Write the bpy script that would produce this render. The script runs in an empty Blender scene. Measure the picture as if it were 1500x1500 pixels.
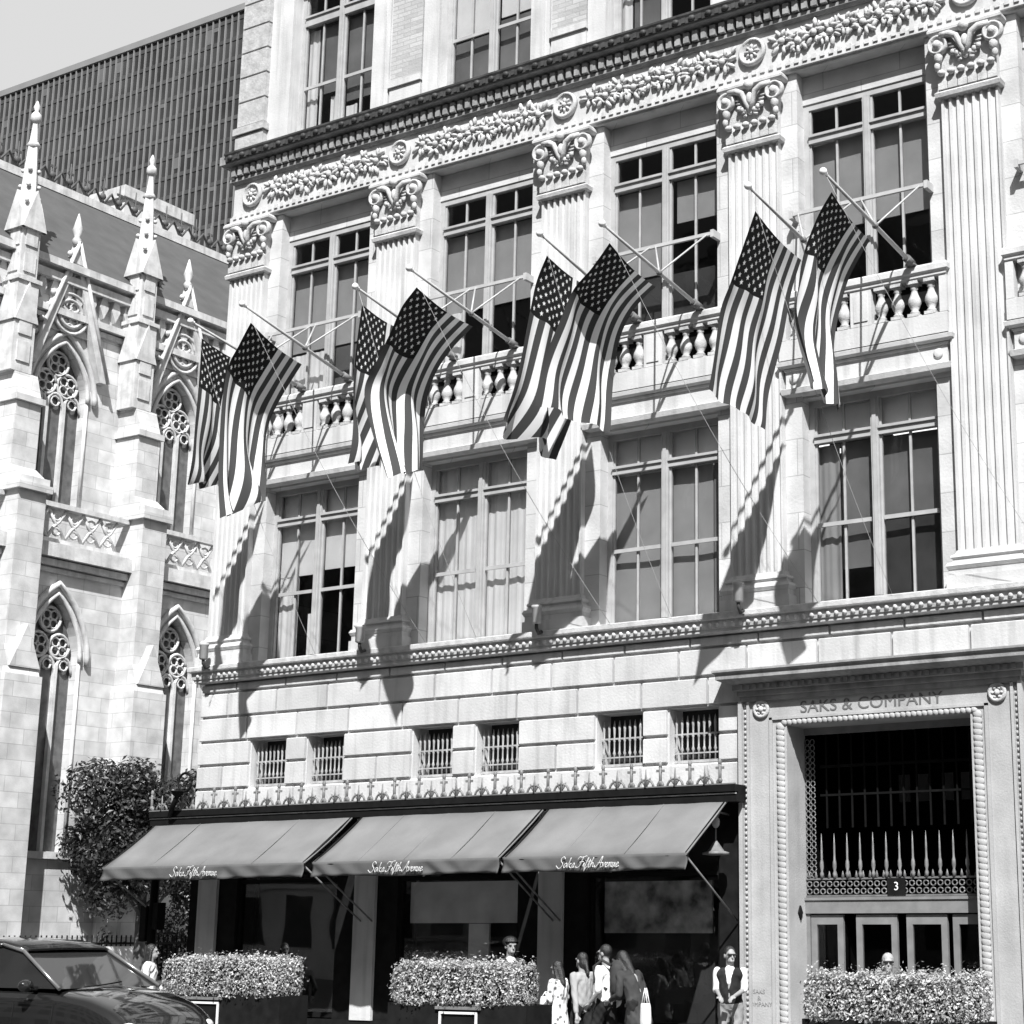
import bpy, bmesh, math, random
import numpy as np
from mathutils import Vector, Matrix, Quaternion
rnd = random.Random(11)
S = bpy.context.scene
COL = S.collection
PI = math.pi
V = Vector

# ------------------------------------------------------------------ helpers
class MB:
    def __init__(s):
        s.v = []; s.f = []; s.sm = []; s.uv = None
    def add(s, vs, fs, smooth=False):
        n = len(s.v); s.v += [tuple(p) for p in vs]
        s.f += [tuple(i + n for i in f) for f in fs]; s.sm += [smooth] * len(fs)
        return s
    def box(s, x0, x1, y0, y1, z0, z1):
        vs = [(x, y, z) for z in (z0, z1) for y in (y0, y1) for x in (x0, x1)]
        return s.add(vs, [(0,2,3,1),(4,5,7,6),(0,1,5,4),(2,6,7,3),(0,4,6,2),(1,3,7,5)])
    def prism(s, poly, ax, a, b, smooth=False):
        # poly: list of 2d points in the plane normal to ax
        def P(p, t):
            if ax == 'x': return (t, p[0], p[1])
            if ax == 'y': return (p[0], t, p[1])
            return (p[0], p[1], t)
        n = len(poly)
        vs = [P(p, a) for p in poly] + [P(p, b) for p in poly]
        fs = [tuple(range(n)), tuple(range(2*n-1, n-1, -1))]
        s.add(vs, fs)
        m = len(s.v) - 2*n
        for i in range(n):
            j = (i+1) % n
            s.f.append((m+i, m+j, m+n+j, m+n+i)); s.sm.append(smooth)
        return s
    def rectloft(s, x0, x1, yf, yb, prof):
        # rectangular rings (front + sides grow by proj), closed at back
        vs = []; fs = []
        for p, z in prof:
            vs += [(x0-p, yb, z), (x0-p, yf-p, z), (x1+p, yf-p, z), (x1+p, yb, z)]
        n = len(prof)
        for i in range(n-1):
            a = 4*i; b = a+4
            for k in range(4):
                l = (k+1) % 4
                fs.append((a+k, a+l, b+l, b+k))
        fs.append((0,1,2,3)); fs.append(tuple(4*(n-1)+k for k in (3,2,1,0)))
        return s.add(vs, fs)
    def tube(s, pts, r, n=6, smooth=True):
        pts = [V(p) for p in pts]
        rs = r if isinstance(r, (list, tuple)) else [r]*len(pts)
        vs = []; fs = []
        up = None
        for i, p in enumerate(pts):
            d = (pts[min(i+1, len(pts)-1)] - pts[max(i-1, 0)])
            if d.length < 1e-9: d = V((0,0,1))
            d.normalize()
            if up is None or abs(up.dot(d)) > .98:
                up = V((0,0,1)) if abs(d.z) < .9 else V((1,0,0))
            a = d.cross(up).normalized(); b = a.cross(d).normalized(); up = b
            for k in range(n):
                t = 2*PI*k/n
                vs.append(p + (a*math.cos(t) + b*math.sin(t))*rs[i])
        for i in range(len(pts)-1):
            for k in range(n):
                l = (k+1) % n
                fs.append((i*n+k, i*n+l, (i+1)*n+l, (i+1)*n+k))
        s.add(vs, fs, smooth)
        m = len(s.v) - len(vs)
        s.f.append(tuple(m+k for k in range(n))); s.sm.append(False)
        e = m + (len(pts)-1)*n
        s.f.append(tuple(e+k for k in range(n-1, -1, -1))); s.sm.append(False)
        return s
    def lathe(s, prof, c, n=12, axis='z', smooth=True):
        vs = []; fs = []
        for r, h in prof:
            for k in range(n):
                t = 2*PI*k/n; a = r*math.cos(t); b = r*math.sin(t)
                if axis == 'z': q = (c[0]+a, c[1]+b, c[2]+h)
                elif axis == 'y': q = (c[0]+a, c[1]+h, c[2]+b)
                else: q = (c[0]+h, c[1]+a, c[2]+b)
                vs.append(q)
        m = len(prof)
        for i in range(m-1):
            for k in range(n):
                l = (k+1) % n
                fs.append((i*n+k, i*n+l, (i+1)*n+l, (i+1)*n+k))
        s.add(vs, fs, smooth)
        b = len(s.v) - len(vs)
        s.f.append(tuple(b+k for k in range(n))); s.sm.append(False)
        e = b + (m-1)*n
        s.f.append(tuple(e+k for k in range(n-1, -1, -1))); s.sm.append(False)
        return s
    def ell(s, c, r, rot=None, nu=8, nv=5):
        vs = []; fs = []
        c = V(c)
        for i in range(nv+1):
            ph = -PI/2 + PI*i/nv
            for k in range(nu):
                t = 2*PI*k/nu
                p = V((r[0]*math.cos(ph)*math.cos(t), r[1]*math.cos(ph)*math.sin(t), r[2]*math.sin(ph)))
                if rot: p = rot @ p
                vs.append(c + p)
        for i in range(nv):
            for k in range(nu):
                l = (k+1) % nu
                fs.append((i*nu+k, i*nu+l, (i+1)*nu+l, (i+1)*nu+k))
        return s.add(vs, fs, True)
    def cap(s, p0, r0, p1, r1, n=10):
        # tapered capsule, closed
        p0 = V(p0); p1 = V(p1); d = p1-p0
        L = d.length or 1e-6; d = d/L if d.length else V((0,0,1))
        pts = []; rs = []
        for k in range(4):
            t = PI/2*(1-k/3.0); pts.append(p0 - d*r0*math.sin(t)); rs.append(max(r0*math.cos(t), r0*.05))
        for k in range(4):
            t = PI/2*(k/3.0); pts.append(p1 + d*r1*math.sin(t)); rs.append(max(r1*math.cos(t), r1*.05))
        return s.tube(pts, rs, n)
    def build(s, name, mat, parent=None, origin=None, remesh=0, smoothit=0, recalc=True):
        org = V(origin) if origin is not None else V((0,0,0))
        if parent is not None and origin is None:
            org = V(parent.get('_o', (0,0,0)))
        me = bpy.data.meshes.new(name)
        me.from_pydata([(p[0]-org.x, p[1]-org.y, p[2]-org.z) for p in s.v], [], s.f)
        me.polygons.foreach_set('use_smooth', s.sm)
        if recalc:
            bm = bmesh.new(); bm.from_mesh(me)
            bmesh.ops.remove_doubles(bm, verts=bm.verts, dist=1e-6)
            bmesh.ops.dissolve_degenerate(bm, edges=bm.edges, dist=1e-6)
            bmesh.ops.recalc_face_normals(bm, faces=bm.faces)
            bm.to_mesh(me); bm.free()
        if remesh:
            o = bpy.data.objects.new('tmp', me); COL.objects.link(o)
            md = o.modifiers.new('r', 'REMESH'); md.mode = 'VOXEL'; md.voxel_size = remesh
            if smoothit:
                m2 = o.modifiers.new('s', 'SMOOTH'); m2.factor = .5; m2.iterations = smoothit
            dg = bpy.context.evaluated_depsgraph_get()
            me2 = bpy.data.meshes.new_from_object(o.evaluated_get(dg))
            bpy.data.objects.remove(o); bpy.data.meshes.remove(me); me = me2; me.name = name
            me.polygons.foreach_set('use_smooth', [True]*len(me.polygons))
            me.materials.clear()
        me.materials.append(mat)
        o = bpy.data.objects.new(name, me); COL.objects.link(o)
        if parent is not None:
            o.parent = parent
            o['_o'] = tuple(org)
        else:
            o.location = org
            o['_o'] = tuple(org)
        return o

def tag(o, label=None, cat=None, group=None, kind=None):
    if label: o['label'] = label
    if cat: o['category'] = cat
    if group: o['group'] = group
    if kind: o['kind'] = kind
    return o
def thing(name, loc, label, cat, group=None, rz=0, local=False):
    o = bpy.data.objects.new(name, None); COL.objects.link(o)
    o.location = loc; o.rotation_euler = (0,0,rz); o.empty_display_size = .2
    o['_o'] = (0,0,0) if local else tuple(loc)
    return tag(o, label, cat, group)

# ------------------------------------------------------------------ materials
def nt(name):
    m = bpy.data.materials.new(name); m.use_nodes = True
    t = m.node_tree
    return m, t, t.nodes, t.links, t.nodes['Principled BSDF']
def g4(v): return (v, v, v, 1)
def mat(name, base, rough=.7, amp=.12, scale=3.0, bump=0.0, bscale=40., metal=0., spec=.5, streak=0., fine=0.0, isl=0.0):
    m, t, N, L, b = nt(name)
    b.inputs['Roughness'].default_value = rough
    b.inputs['Metallic'].default_value = metal
    b.inputs['Specular IOR Level'].default_value = spec
    geo = N.new('ShaderNodeNewGeometry')
    col = None
    if amp:
        n1 = N.new('ShaderNodeTexNoise'); n1.inputs['Scale'].default_value = scale; n1.inputs['Detail'].default_value = 6
        L.new(geo.outputs['Position'], n1.inputs['Vector'])
        mr = N.new('ShaderNodeMapRange'); mr.inputs['From Min'].default_value = .3; mr.inputs['From Max'].default_value = .7
        mr.inputs['To Min'].default_value = base*(1-amp); mr.inputs['To Max'].default_value = base*(1+amp)
        L.new(n1.outputs['Fac'], mr.inputs['Value']); col = mr.outputs['Result']
        if streak:
            mp = N.new('ShaderNodeMapping'); mp.inputs['Scale'].default_value = (5, 5, .35)
            L.new(geo.outputs['Position'], mp.inputs['Vector'])
            n2 = N.new('ShaderNodeTexNoise'); n2.inputs['Scale'].default_value = 1.3; n2.inputs['Detail'].default_value = 5
            L.new(mp.outputs['Vector'], n2.inputs['Vector'])
            m2 = N.new('ShaderNodeMapRange'); m2.inputs['From Min'].default_value = .5; m2.inputs['From Max'].default_value = .75
            m2.inputs['To Min'].default_value = 1; m2.inputs['To Max'].default_value = 1-streak
            L.new(n2.outputs['Fac'], m2.inputs['Value'])
            mu = N.new('ShaderNodeMath'); mu.operation = 'MULTIPLY'
            L.new(col, mu.inputs[0]); L.new(m2.outputs['Result'], mu.inputs[1]); col = mu.outputs[0]
        if fine:
            n3 = N.new('ShaderNodeTexNoise'); n3.inputs['Scale'].default_value = 90; n3.inputs['Detail'].default_value = 2
            L.new(geo.outputs['Position'], n3.inputs['Vector'])
            m3 = N.new('ShaderNodeMapRange'); m3.inputs['From Min'].default_value = .35; m3.inputs['From Max'].default_value = .65
            m3.inputs['To Min'].default_value = 1-fine; m3.inputs['To Max'].default_value = 1+fine
            L.new(n3.outputs['Fac'], m3.inputs['Value'])
            mu = N.new('ShaderNodeMath'); mu.operation = 'MULTIPLY'
            L.new(col, mu.inputs[0]); L.new(m3.outputs['Result'], mu.inputs[1]); col = mu.outputs[0]
        if isl:
            m4 = N.new('ShaderNodeMapRange'); m4.inputs['To Min'].default_value = 1-isl; m4.inputs['To Max'].default_value = 1+isl
            L.new(geo.outputs['Random Per Island'], m4.inputs['Value'])
            mu = N.new('ShaderNodeMath'); mu.operation = 'MULTIPLY'
            L.new(col, mu.inputs[0]); L.new(m4.outputs['Result'], mu.inputs[1]); col = mu.outputs[0]
        L.new(col, b.inputs['Base Color'])
    else:
        b.inputs['Base Color'].default_value = g4(base)
    if bump:
        nb = N.new('ShaderNodeTexNoise'); nb.inputs['Scale'].default_value = bscale; nb.inputs['Detail'].default_value = 4
        L.new(geo.outputs['Position'], nb.inputs['Vector'])
        bu = N.new('ShaderNodeBump'); bu.inputs['Strength'].default_value = bump; bu.inputs['Distance'].default_value = .02
        L.new(nb.outputs['Fac'], bu.inputs['Height']); L.new(bu.outputs['Normal'], b.inputs['Normal'])
    return m
def masonry(name, base, bw, bh, axis='xz', mortar=.6, amp=.1, off=.5, msize=.012, var=.12):
    # ashlar blocks drawn by a brick texture on world position
    m, t, N, L, b = nt(name)
    b.inputs['Roughness'].default_value = .8; b.inputs['Specular IOR Level'].default_value = .25
    geo = N.new('ShaderNodeNewGeometry'); sp = N.new('ShaderNodeSeparateXYZ'); L.new(geo.outputs['Position'], sp.inputs[0])
    ad = N.new('ShaderNodeMath'); ad.operation = 'ADD'; L.new(sp.outputs['X'], ad.inputs[0]); L.new(sp.outputs['Y'], ad.inputs[1])
    cb = N.new('ShaderNodeCombineXYZ'); L.new(ad.outputs[0], cb.inputs[0]); L.new(sp.outputs['Z'], cb.inputs[1])
    br = N.new('ShaderNodeTexBrick'); br.inputs['Scale'].default_value = 1; br.offset = off
    br.inputs['Brick Width'].default_value = bw; br.inputs['Row Height'].default_value = bh
    br.inputs['Mortar Size'].default_value = msize; br.inputs['Mortar Smooth'].default_value = .4
    br.inputs['Color1'].default_value = g4(base*(1-var)); br.inputs['Color2'].default_value = g4(base*(1+var)); br.inputs['Mortar'].default_value = g4(base*mortar)
    L.new(cb.outputs[0], br.inputs['Vector'])
    n1 = N.new('ShaderNodeTexNoise'); n1.inputs['Scale'].default_value = 2.; n1.inputs['Detail'].default_value = 7
    L.new(geo.outputs['Position'], n1.inputs['Vector'])
    mr = N.new('ShaderNodeMapRange'); mr.inputs['From Min'].default_value = .3; mr.inputs['From Max'].default_value = .7
    mr.inputs['To Min'].default_value = 1-amp; mr.inputs['To Max'].default_value = 1+amp
    L.new(n1.outputs['Fac'], mr.inputs['Value'])
    mx = N.new('ShaderNodeMix'); mx.data_type = 'RGBA'; mx.blend_type = 'MULTIPLY'; mx.inputs[0].default_value = 1
    L.new(br.outputs['Color'], mx.inputs[6]); L.new(mr.outputs['Result'], mx.inputs[7])
    L.new(mx.outputs[2], b.inputs['Base Color'])
    nb = N.new('ShaderNodeTexNoise'); nb.inputs['Scale'].default_value = 25; nb.inputs['Detail'].default_value = 5
    L.new(geo.outputs['Position'], nb.inputs['Vector'])
    bu = N.new('ShaderNodeBump'); bu.inputs['Strength'].default_value = .35; bu.inputs['Distance'].default_value = .015
    L.new(nb.outputs['Fac'], bu.inputs['Height']); L.new(bu.outputs['Normal'], b.inputs['Normal'])
    return m
def glassmat(name, k=1.0, tint=1.0, wob=.25):
    m, t, N, L, b = nt(name)
    N.remove(b); out = N['Material Output']
    tr = N.new('ShaderNodeBsdfTransparent'); tr.inputs['Color'].default_value = g4(tint)
    gl = N.new('ShaderNodeBsdfGlossy'); gl.inputs['Roughness'].default_value = .01
    geo = N.new('ShaderNodeNewGeometry')
    nz = N.new('ShaderNodeTexNoise'); nz.inputs['Scale'].default_value = 1.3; nz.inputs['Detail'].default_value = 1
    L.new(geo.outputs['Position'], nz.inputs['Vector'])
    bu = N.new('ShaderNodeBump'); bu.inputs['Strength'].default_value = wob; bu.inputs['Distance'].default_value = .06
    L.new(nz.outputs['Fac'], bu.inputs['Height']); L.new(bu.outputs['Normal'], gl.inputs['Normal'])
    fr = N.new('ShaderNodeFresnel'); fr.inputs['IOR'].default_value = 1.5
    mu = N.new('ShaderNodeMath'); mu.operation = 'MULTIPLY'; mu.inputs[1].default_value = k; mu.use_clamp = True
    L.new(fr.outputs[0], mu.inputs[0])
    mx = N.new('ShaderNodeMixShader'); L.new(mu.outputs[0], mx.inputs[0]); L.new(tr.outputs[0], mx.inputs[1]); L.new(gl.outputs[0], mx.inputs[2])
    L.new(mx.outputs[0], out.inputs['Surface'])
    return m
def leafmat(name, lo, hi):
    m, t, N, L, b = nt(name)
    out = N['Material Output']
    geo = N.new('ShaderNodeNewGeometry')
    mr = N.new('ShaderNodeMapRange'); mr.inputs['To Min'].default_value = lo; mr.inputs['To Max'].default_value = hi
    L.new(geo.outputs['Random Per Island'], mr.inputs['Value']); L.new(mr.outputs['Result'], b.inputs['Base Color'])
    b.inputs['Roughness'].default_value = .45
    tl = N.new('ShaderNodeBsdfTranslucent'); L.new(mr.outputs['Result'], tl.inputs['Color'])
    mx = N.new('ShaderNodeMixShader'); mx.inputs[0].default_value = .25
    L.new(b.outputs[0], mx.inputs[1]); L.new(tl.outputs[0], mx.inputs[2]); L.new(mx.outputs[0], out.inputs['Surface'])
    return m
def flagmat():
    m, t, N, L, b = nt('flag_cloth')
    out = N['Material Output']
    uv = N.new('ShaderNodeUVMap'); sp = N.new('ShaderNodeSeparateXYZ'); L.new(uv.outputs[0], sp.inputs[0])
    def M(op, a, b_=None, c=None):
        n = N.new('ShaderNodeMath'); n.operation = op
        for i, x in enumerate((a, b_, c)):
            if x is None: continue
            if isinstance(x, (int, float)): n.inputs[i].default_value = x
            else: L.new(x, n.inputs[i])
        return n.outputs[0]
    u, v = sp.outputs['X'], sp.outputs['Y']
    s13 = M('FLOOR', M('MULTIPLY', v, 13))
    red = M('SUBTRACT', 1, M('MODULO', s13, 2))               # stripes 0,2,..12 dark
    can = M('MULTIPLY', M('LESS_THAN', u, .4), M('GREATER_THAN', v, 6/13))
    a = M('MULTIPLY', u, 12/.4); c = M('MULTIPLY', M('SUBTRACT', v, 6/13), 10/(7/13))
    ra, rc = M('ROUND', a), M('ROUND', c)
    even = M('LESS_THAN', M('MODULO', M('ADD', ra, rc), 2), .5)
    inr = M('MULTIPLY', M('MULTIPLY', M('GREATER_THAN', ra, .5), M('LESS_THAN', ra, 11.5)), M('MULTIPLY', M('GREATER_THAN', rc, .5), M('LESS_THAN', rc, 9.5)))
    dx = M('MULTIPLY', M('SUBTRACT', a, ra), .81); dy = M('SUBTRACT', c, rc)
    r = M('SQRT', M('ADD', M('MULTIPLY', dx, dx), M('MULTIPLY', dy, dy)))
    th = M('ARCTAN2', dy, dx)
    ph = M('ABSOLUTE', M('SUBTRACT', M('MODULO', M('ADD', th, 20*PI/5 + PI/5 - PI/2), 2*PI/5), PI/5))
    # star: one edge line per folded sector
    px = M('MULTIPLY', r, M('COSINE', ph)); py = M('MULTIPLY', r, M('SINE', ph))
    Rr = .40; ri = .19; ex, ey = ri*math.cos(PI/5), ri*math.sin(PI/5)
    nx, ny = ey, Rr-ex
    star = M('LESS_THAN', M('ADD', M('MULTIPLY', px, nx), M('MULTIPLY', py, ny)), Rr*nx)
    st = M('MULTIPLY', M('MULTIPLY', star, even), inr)
    WH, RD, BL = .74, .055, .012
    strip = M('ADD', M('MULTIPLY', red, RD-WH), WH)
    cant = M('ADD', M('MULTIPLY', st, WH-BL), BL)
    col = M('ADD', M('MULTIPLY', can, cant), M('MULTIPLY', M('SUBTRACT', 1, can), strip))
    L.new(col, b.inputs['Base Color']); b.inputs['Roughness'].default_value = .75; b.inputs['Specular IOR Level'].default_value = .2
    tl = N.new('ShaderNodeBsdfTranslucent'); L.new(col, tl.inputs['Color'])
    mx = N.new('ShaderNodeMixShader'); mx.inputs[0].default_value = .10
    L.new(b.outputs[0], mx.inputs[1]); L.new(tl.outputs[0], mx.inputs[2]); L.new(mx.outputs[0], out.inputs['Surface'])
    return m
def floralmat():
    m, t, N, L, b = nt('floral_cloth')
    geo = N.new('ShaderNodeNewGeometry')
    vo = N.new('ShaderNodeTexVoronoi'); vo.inputs['Scale'].default_value = 14; L.new(geo.outputs['Position'], vo.inputs['Vector'])
    mr = N.new('ShaderNodeMapRange'); mr.inputs['From Min'].default_value = .25; mr.inputs['From Max'].default_value = .4; mr.inputs['To Min'].default_value = .12; mr.inputs['To Max'].default_value = .65
    L.new(vo.outputs['Distance'], mr.inputs['Value']); L.new(mr.outputs['Result'], b.inputs['Base Color']); b.inputs['Roughness'].default_value = .9
    return m

STONE = mat('limestone', .52, .85, .12, 1.6, .2, 30, spec=.2, streak=.28, fine=.03)
STONE_BLK = mat('limestone_block', .51, .85, .10, 2.2, .25, 26, spec=.2, streak=.30, fine=.04, isl=.10)
STONE_ASH = masonry('limestone_ashlar', .50, 1.3, .56, mortar=.62, msize=.008, var=.09, amp=.16)
PSTONE = mat('portal_stone', .37, .85, .12, 2.2, .2, 40, spec=.2, streak=.12, fine=.06)
STONE_ORN = mat('carved_limestone', .47, .85, .20, 6, .4, 50, spec=.2, streak=.2, fine=.08)
STONE_PANEL = masonry('panel_brickwork', .40, .30, .085, mortar=.8, msize=.01, var=.16)
CORN = mat('weathered_shaded_cornice_stone', .26, .85, .25, 4, .3, 30, spec=.2, streak=.3)  # darker tone holds both the underside shade and dirty patina
DARKTRIM = mat('dark_bronze_cresting', .05, .6, .4, 6, .2, 40, spec=.3)
FRAME = mat('window_frame_paint', .36, .55, .12, 5, 0, spec=.3)
GLASS = glassmat('window_glass', .62, .99)
GLASS_DK = glassmat('shop_glass', .5, .96, .03)
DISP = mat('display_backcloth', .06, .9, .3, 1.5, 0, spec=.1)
VOID = mat('unlit_interior', .004, 1, .2, 3, 0, spec=0)  # near-black base puts the vestibule's darkness into its colour
CURT = mat('pale_curtain', .86, .9, .08, 2, 0, spec=.1)
CURT2 = mat('grey_roller_blind', .40, .9, .1, 2, 0, spec=.1)
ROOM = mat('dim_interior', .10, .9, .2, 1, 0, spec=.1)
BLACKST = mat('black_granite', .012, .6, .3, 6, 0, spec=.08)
BLACKMET = mat('black_metal', .010, .6, .2, 8, 0, spec=.08)
IRON = mat('grey_ironwork', .16, .5, .3, 9, 0, spec=.3)
IRONLT = mat('silvered_ironwork', .34, .45, .25, 9, 0, spec=.4)
BRONZE = mat('door_bronze', .19, .4, .15, 6, 0, spec=.4)
AWN = mat('awning_canvas', .165, .85, .13, 1.6, .35, 5, spec=.1, fine=.05)
AWNV = mat('awning_valance_canvas', .10, .85, .06, 2.5, .2, 300, spec=.1)
WHITE = mat('white_paint', .75, .6, .05, 6, 0)
POLE = mat('flagpole_paint', .42, .4, .1, 6, 0, spec=.4)
ROPE = mat('halyard_rope', .38, .8, .1, 8, 0, spec=.1)
FLAG = flagmat()
CATH = masonry('cathedral_marble', .50, .95, .42, mortar=.66, msize=.010, var=.11, amp=.20)
CATHORN = mat('cathedral_carved_marble', .52, .85, .2, 3, .3, 24, spec=.2, streak=.28, fine=.07)
SLATE = mat('slate_roof', .075, .7, .15, 1.5, .3, 12, spec=.3)
CGLASS = mat('leaded_glass', .10, .35, .4, 4, .3, 10, spec=.5)
TWGLASS = mat('tower_glass', .035, .25, .5, .25, 0, spec=.25)
TWMULL = mat('tower_mullion', .2, .5, .1, .5, 0, metal=.0)
TWPALE = mat('tower_blind', .10, .8, .3, .3, 0)
PAVE = mat('concrete_paving', .20, .9, .06, .5, .2, 20, spec=.15, fine=.06)
ROAD = mat('asphalt', .055, .9, .07, .25, .2, 15, spec=.15, fine=.08)
KERB = mat('granite_kerb', .28, .8, .15, 4, .2, 40)
LEAF = leafmat('hedge_leaves', .14, .66)
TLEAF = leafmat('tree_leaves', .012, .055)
BARK = mat('bark', .08, .9, .3, 8, .6, 20)
SOIL = mat('soil', .03, .95, .3, 20, .5, 30)
SKIN = mat('skin', .27, .55, .15, 8, 0, spec=.3)
SKIN2 = mat('tan_skin', .25, .55, .06, 8, 0, spec=.3)
HAIRD = mat('dark_hair', .018, .4, .5, 60, .5, 120, spec=.5)
HAIRL = mat('light_hair', .35, .45, .3, 60, .5, 120, spec=.4)
CLW = mat('white_cloth', .70, .9, .06, 6, .15, 20, spec=.1)
CLG = mat('grey_cloth', .30, .9, .1, 6, .15, 20, spec=.1)
CLD = mat('dark_cloth', .022, .9, .3, 6, .15, 20, spec=.1)
CLDG = mat('charcoal_cloth', .045, .9, .3, 6, .15, 20, spec=.1)
JEAN = mat('faded_denim', .24, .9, .2, 12, .2, 60, spec=.1)
SHOE = mat('shoe_leather', .03, .5, .2, 9, 0)
EYE = mat('eye', .05, .2, 0)
FLORAL = floralmat()
CARP = mat('car_paint', .012, .08, .0, 1, 0, metal=.0, spec=.9)
CARP.node_tree.nodes['Principled BSDF'].inputs['Coat Weight'].default_value = 1
CARP.node_tree.nodes['Principled BSDF'].inputs['Coat Roughness'].default_value = .02
CHROME = mat('chrome', .75, .12, 0, metal=1.)
TYRE = mat('tyre', .02, .9, .2, 20, 0)
LAMPG = mat('headlight_lens', .6, .05, 0, spec=.8)
CARGL = mat('car_glass', .02, .03, 0, spec=.8)

# ------------------------------------------------------------------ setting
MB().box(-3000,3000,-3000,3000,-.4,-.15).build('ground', ROAD)['kind'] = 'structure'
def slab(name, x0, x1, y0, y1):
    o = MB().box(x0,x1,y0,y1,-.35,0).build(name, PAVE); o['kind'] = 'structure'
    k = MB()
    for (a,b,c,d) in ((x0-.16,x1+.16,y0-.16,y0-.002),(x0-.16,x0-.002,y0-.002,y1),(x1+.002,x1+.16,y0-.002,y1)):
        k.box(a,b,c,d,-.35,.004)
    ko = k.build('kerb', KERB); ko['kind'] = 'structure'
slab('sidewalk', -26.6, 6, -3.2, 30)
slab('sidewalk', -140, -38.4, -3.2, 90)
jn = MB()
for i in range(22):
    x = -26 + 1.5*i; jn.box(x-.008, x+.008, -3.18, -.5, 0, .003)
jn.box(-26.5, 5.9, -1.72, -1.704, 0, .0035)
tag(jn.build('paving_joints', mat('joint', .14, .9, 0)), kind='structure')

# ------------------------------------------------------------------ department store
BX0, BX1 = -23.75, -1.15
PIL = [-23.25, -19.65, -16.05, -12.45, -8.85, -5.25, -1.65]
BAY = [-21.45, -17.85, -14.25, -10.65, -7.05, -3.45]
OH = 1.08                       # half opening
DEP = 7.0
ST = thing('department_store', (-12.45,0,0), 'pale stone department store with fluted pilasters, balustrades and tall windows', 'building')

# walls
w = MB()
ed = [BX0] + [e for b in BAY for e in (b-OH, b+OH)] + [BX1]
for i in range(0, len(ed), 2):
    w.box(ed[i], ed[i+1], .12, .5, 6.42, 14.85)
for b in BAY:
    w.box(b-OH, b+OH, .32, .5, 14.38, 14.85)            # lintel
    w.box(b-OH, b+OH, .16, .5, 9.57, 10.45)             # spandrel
    MB().box(b-OH, b+OH, .42, .5, 10.452, 11.1).build('recess_shade_panel', BLACKST, ST)  # black panel puts the deep shade behind the balusters into colour
w.box(BX0, BX1, .14, .5, 14.86, 16.2)
w.build('wall', STONE_ASH, ST)
sh = MB()
sh.box(BX0, BX0+.3, .5, DEP, 0, 20.2); sh.box(BX1-.3, BX1, .5, DEP, 0, 20.2)
sh.box(BX0+.3, BX1-.3, DEP-.3, DEP, 0, 20.2)
sh.build('side_wall', STONE_ASH, ST)
fl = MB()
for z in (5.15, 6.1, 10.75, 15.1, 20.0):
    fl.box(BX0+.302, BX1-.302, .502, DEP-.302, z, z+.18)
fl.box(BX0+.302, BX1-.302, 3.2, 3.3, 0, 19.99)
fl.box(BX0+.302, -12.6, .702, 3.19, 3.75, 3.93); fl.box(-8.3, BX1-.302, .702, 3.19, 3.75, 3.93)
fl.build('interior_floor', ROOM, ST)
MB().box(BX0, BX1, .1, DEP, 20.2, 20.3).build('roof', STONE, ST)

# upper storey
u = MB()
for i, p in enumerate(PIL):
    x0 = BX0 if i == 0 else BAY[i-1]+1.02
    x1 = BX1 if i == 6 else BAY[i]-1.02
    u.box(x0, x1, .12, .5, 16.2, 20.2)
for b in BAY:
    u.box(b-1.02, b+1.02, .12, .5, 19.55, 20.2); u.box(b-1.02, b+1.02, .12, .5, 16.2, 16.42)
u.box(BX0-.05, BX1+.05, .0, .12, 19.95, 20.2)
u.build('upper_wall', STONE, ST)
for b in BAY:
    for s in (-1, 1):
        j = MB()
        a = sorted((b+s*1.022, b+s*1.30)); j.box(a[0], a[1], .04, .12, 16.2, 19.95)
        a = sorted((b+s*1.302, b+s*1.40)); j.box(a[0], a[1], .075, .12, 16.2, 19.95)
        j.build('window_surround', STONE, ST)
for i, p in enumerate(PIL[1:6]):
    pn = MB().rectloft(p-.36, p+.36, .085, .12, [(0,16.86),(0,19.9)]).build('brick_panel', STONE_PANEL, ST)
for i in range(5):
    q = MB(); p = PIL[i+1]; q.box(p-.36, p+.36, .07, .12, 16.2, 16.72); q.box(p-.38, p+.38, .03, .12, 16.72, 16.84); q.build('panel_base', STONE, ST)
q = MB()
z = 16.85; k = 0
q.box(BX0-.04, BX0+.68, .0, .12, 16.2, 16.66); q.box(BX0-.08, BX0+.72, -.04, .12, 16.68, 16.82)
while z < 19.9:
    q.box(BX0-.03, BX0+.66, .02, .12, z+.02, min(z+.50, 19.93)); z += .52
q.build('quoin', mat('quoin_stone', .40, .85, .2, 6, .5, 18, spec=.2, fine=.08), ST)

# entablature
e = MB()
e.rectloft(BX0, BX1, .06, .14, [(.0,14.86),(.0,14.90),(.05,14.90),(.05,15.0),(.02,15.02),(.02,15.05)])
for i in range(int((BX1-BX0)/.15)):
    x = BX0+.05+i*.15; e.box(x, x+.075, -.012, .03, 14.955, 15.03)
e.build('architrave', STONE, ST)
e = MB()
e.rectloft(BX0, BX1, .04, .14, [(0,15.05),(0,15.66)])
fz = e.build('frieze', STONE, ST)
e = MB()
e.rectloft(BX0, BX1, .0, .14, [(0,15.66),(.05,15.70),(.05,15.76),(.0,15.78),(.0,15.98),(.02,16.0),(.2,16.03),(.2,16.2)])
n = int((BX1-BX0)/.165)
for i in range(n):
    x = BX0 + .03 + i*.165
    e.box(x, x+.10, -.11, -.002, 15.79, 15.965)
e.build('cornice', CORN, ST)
e = MB()
e.rectloft(BX0, BX1, -.2, .1, [(0.003,16.05),(.025,16.06),(.03,16.16),(.05,16.2),(.05,16.235)])
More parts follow.
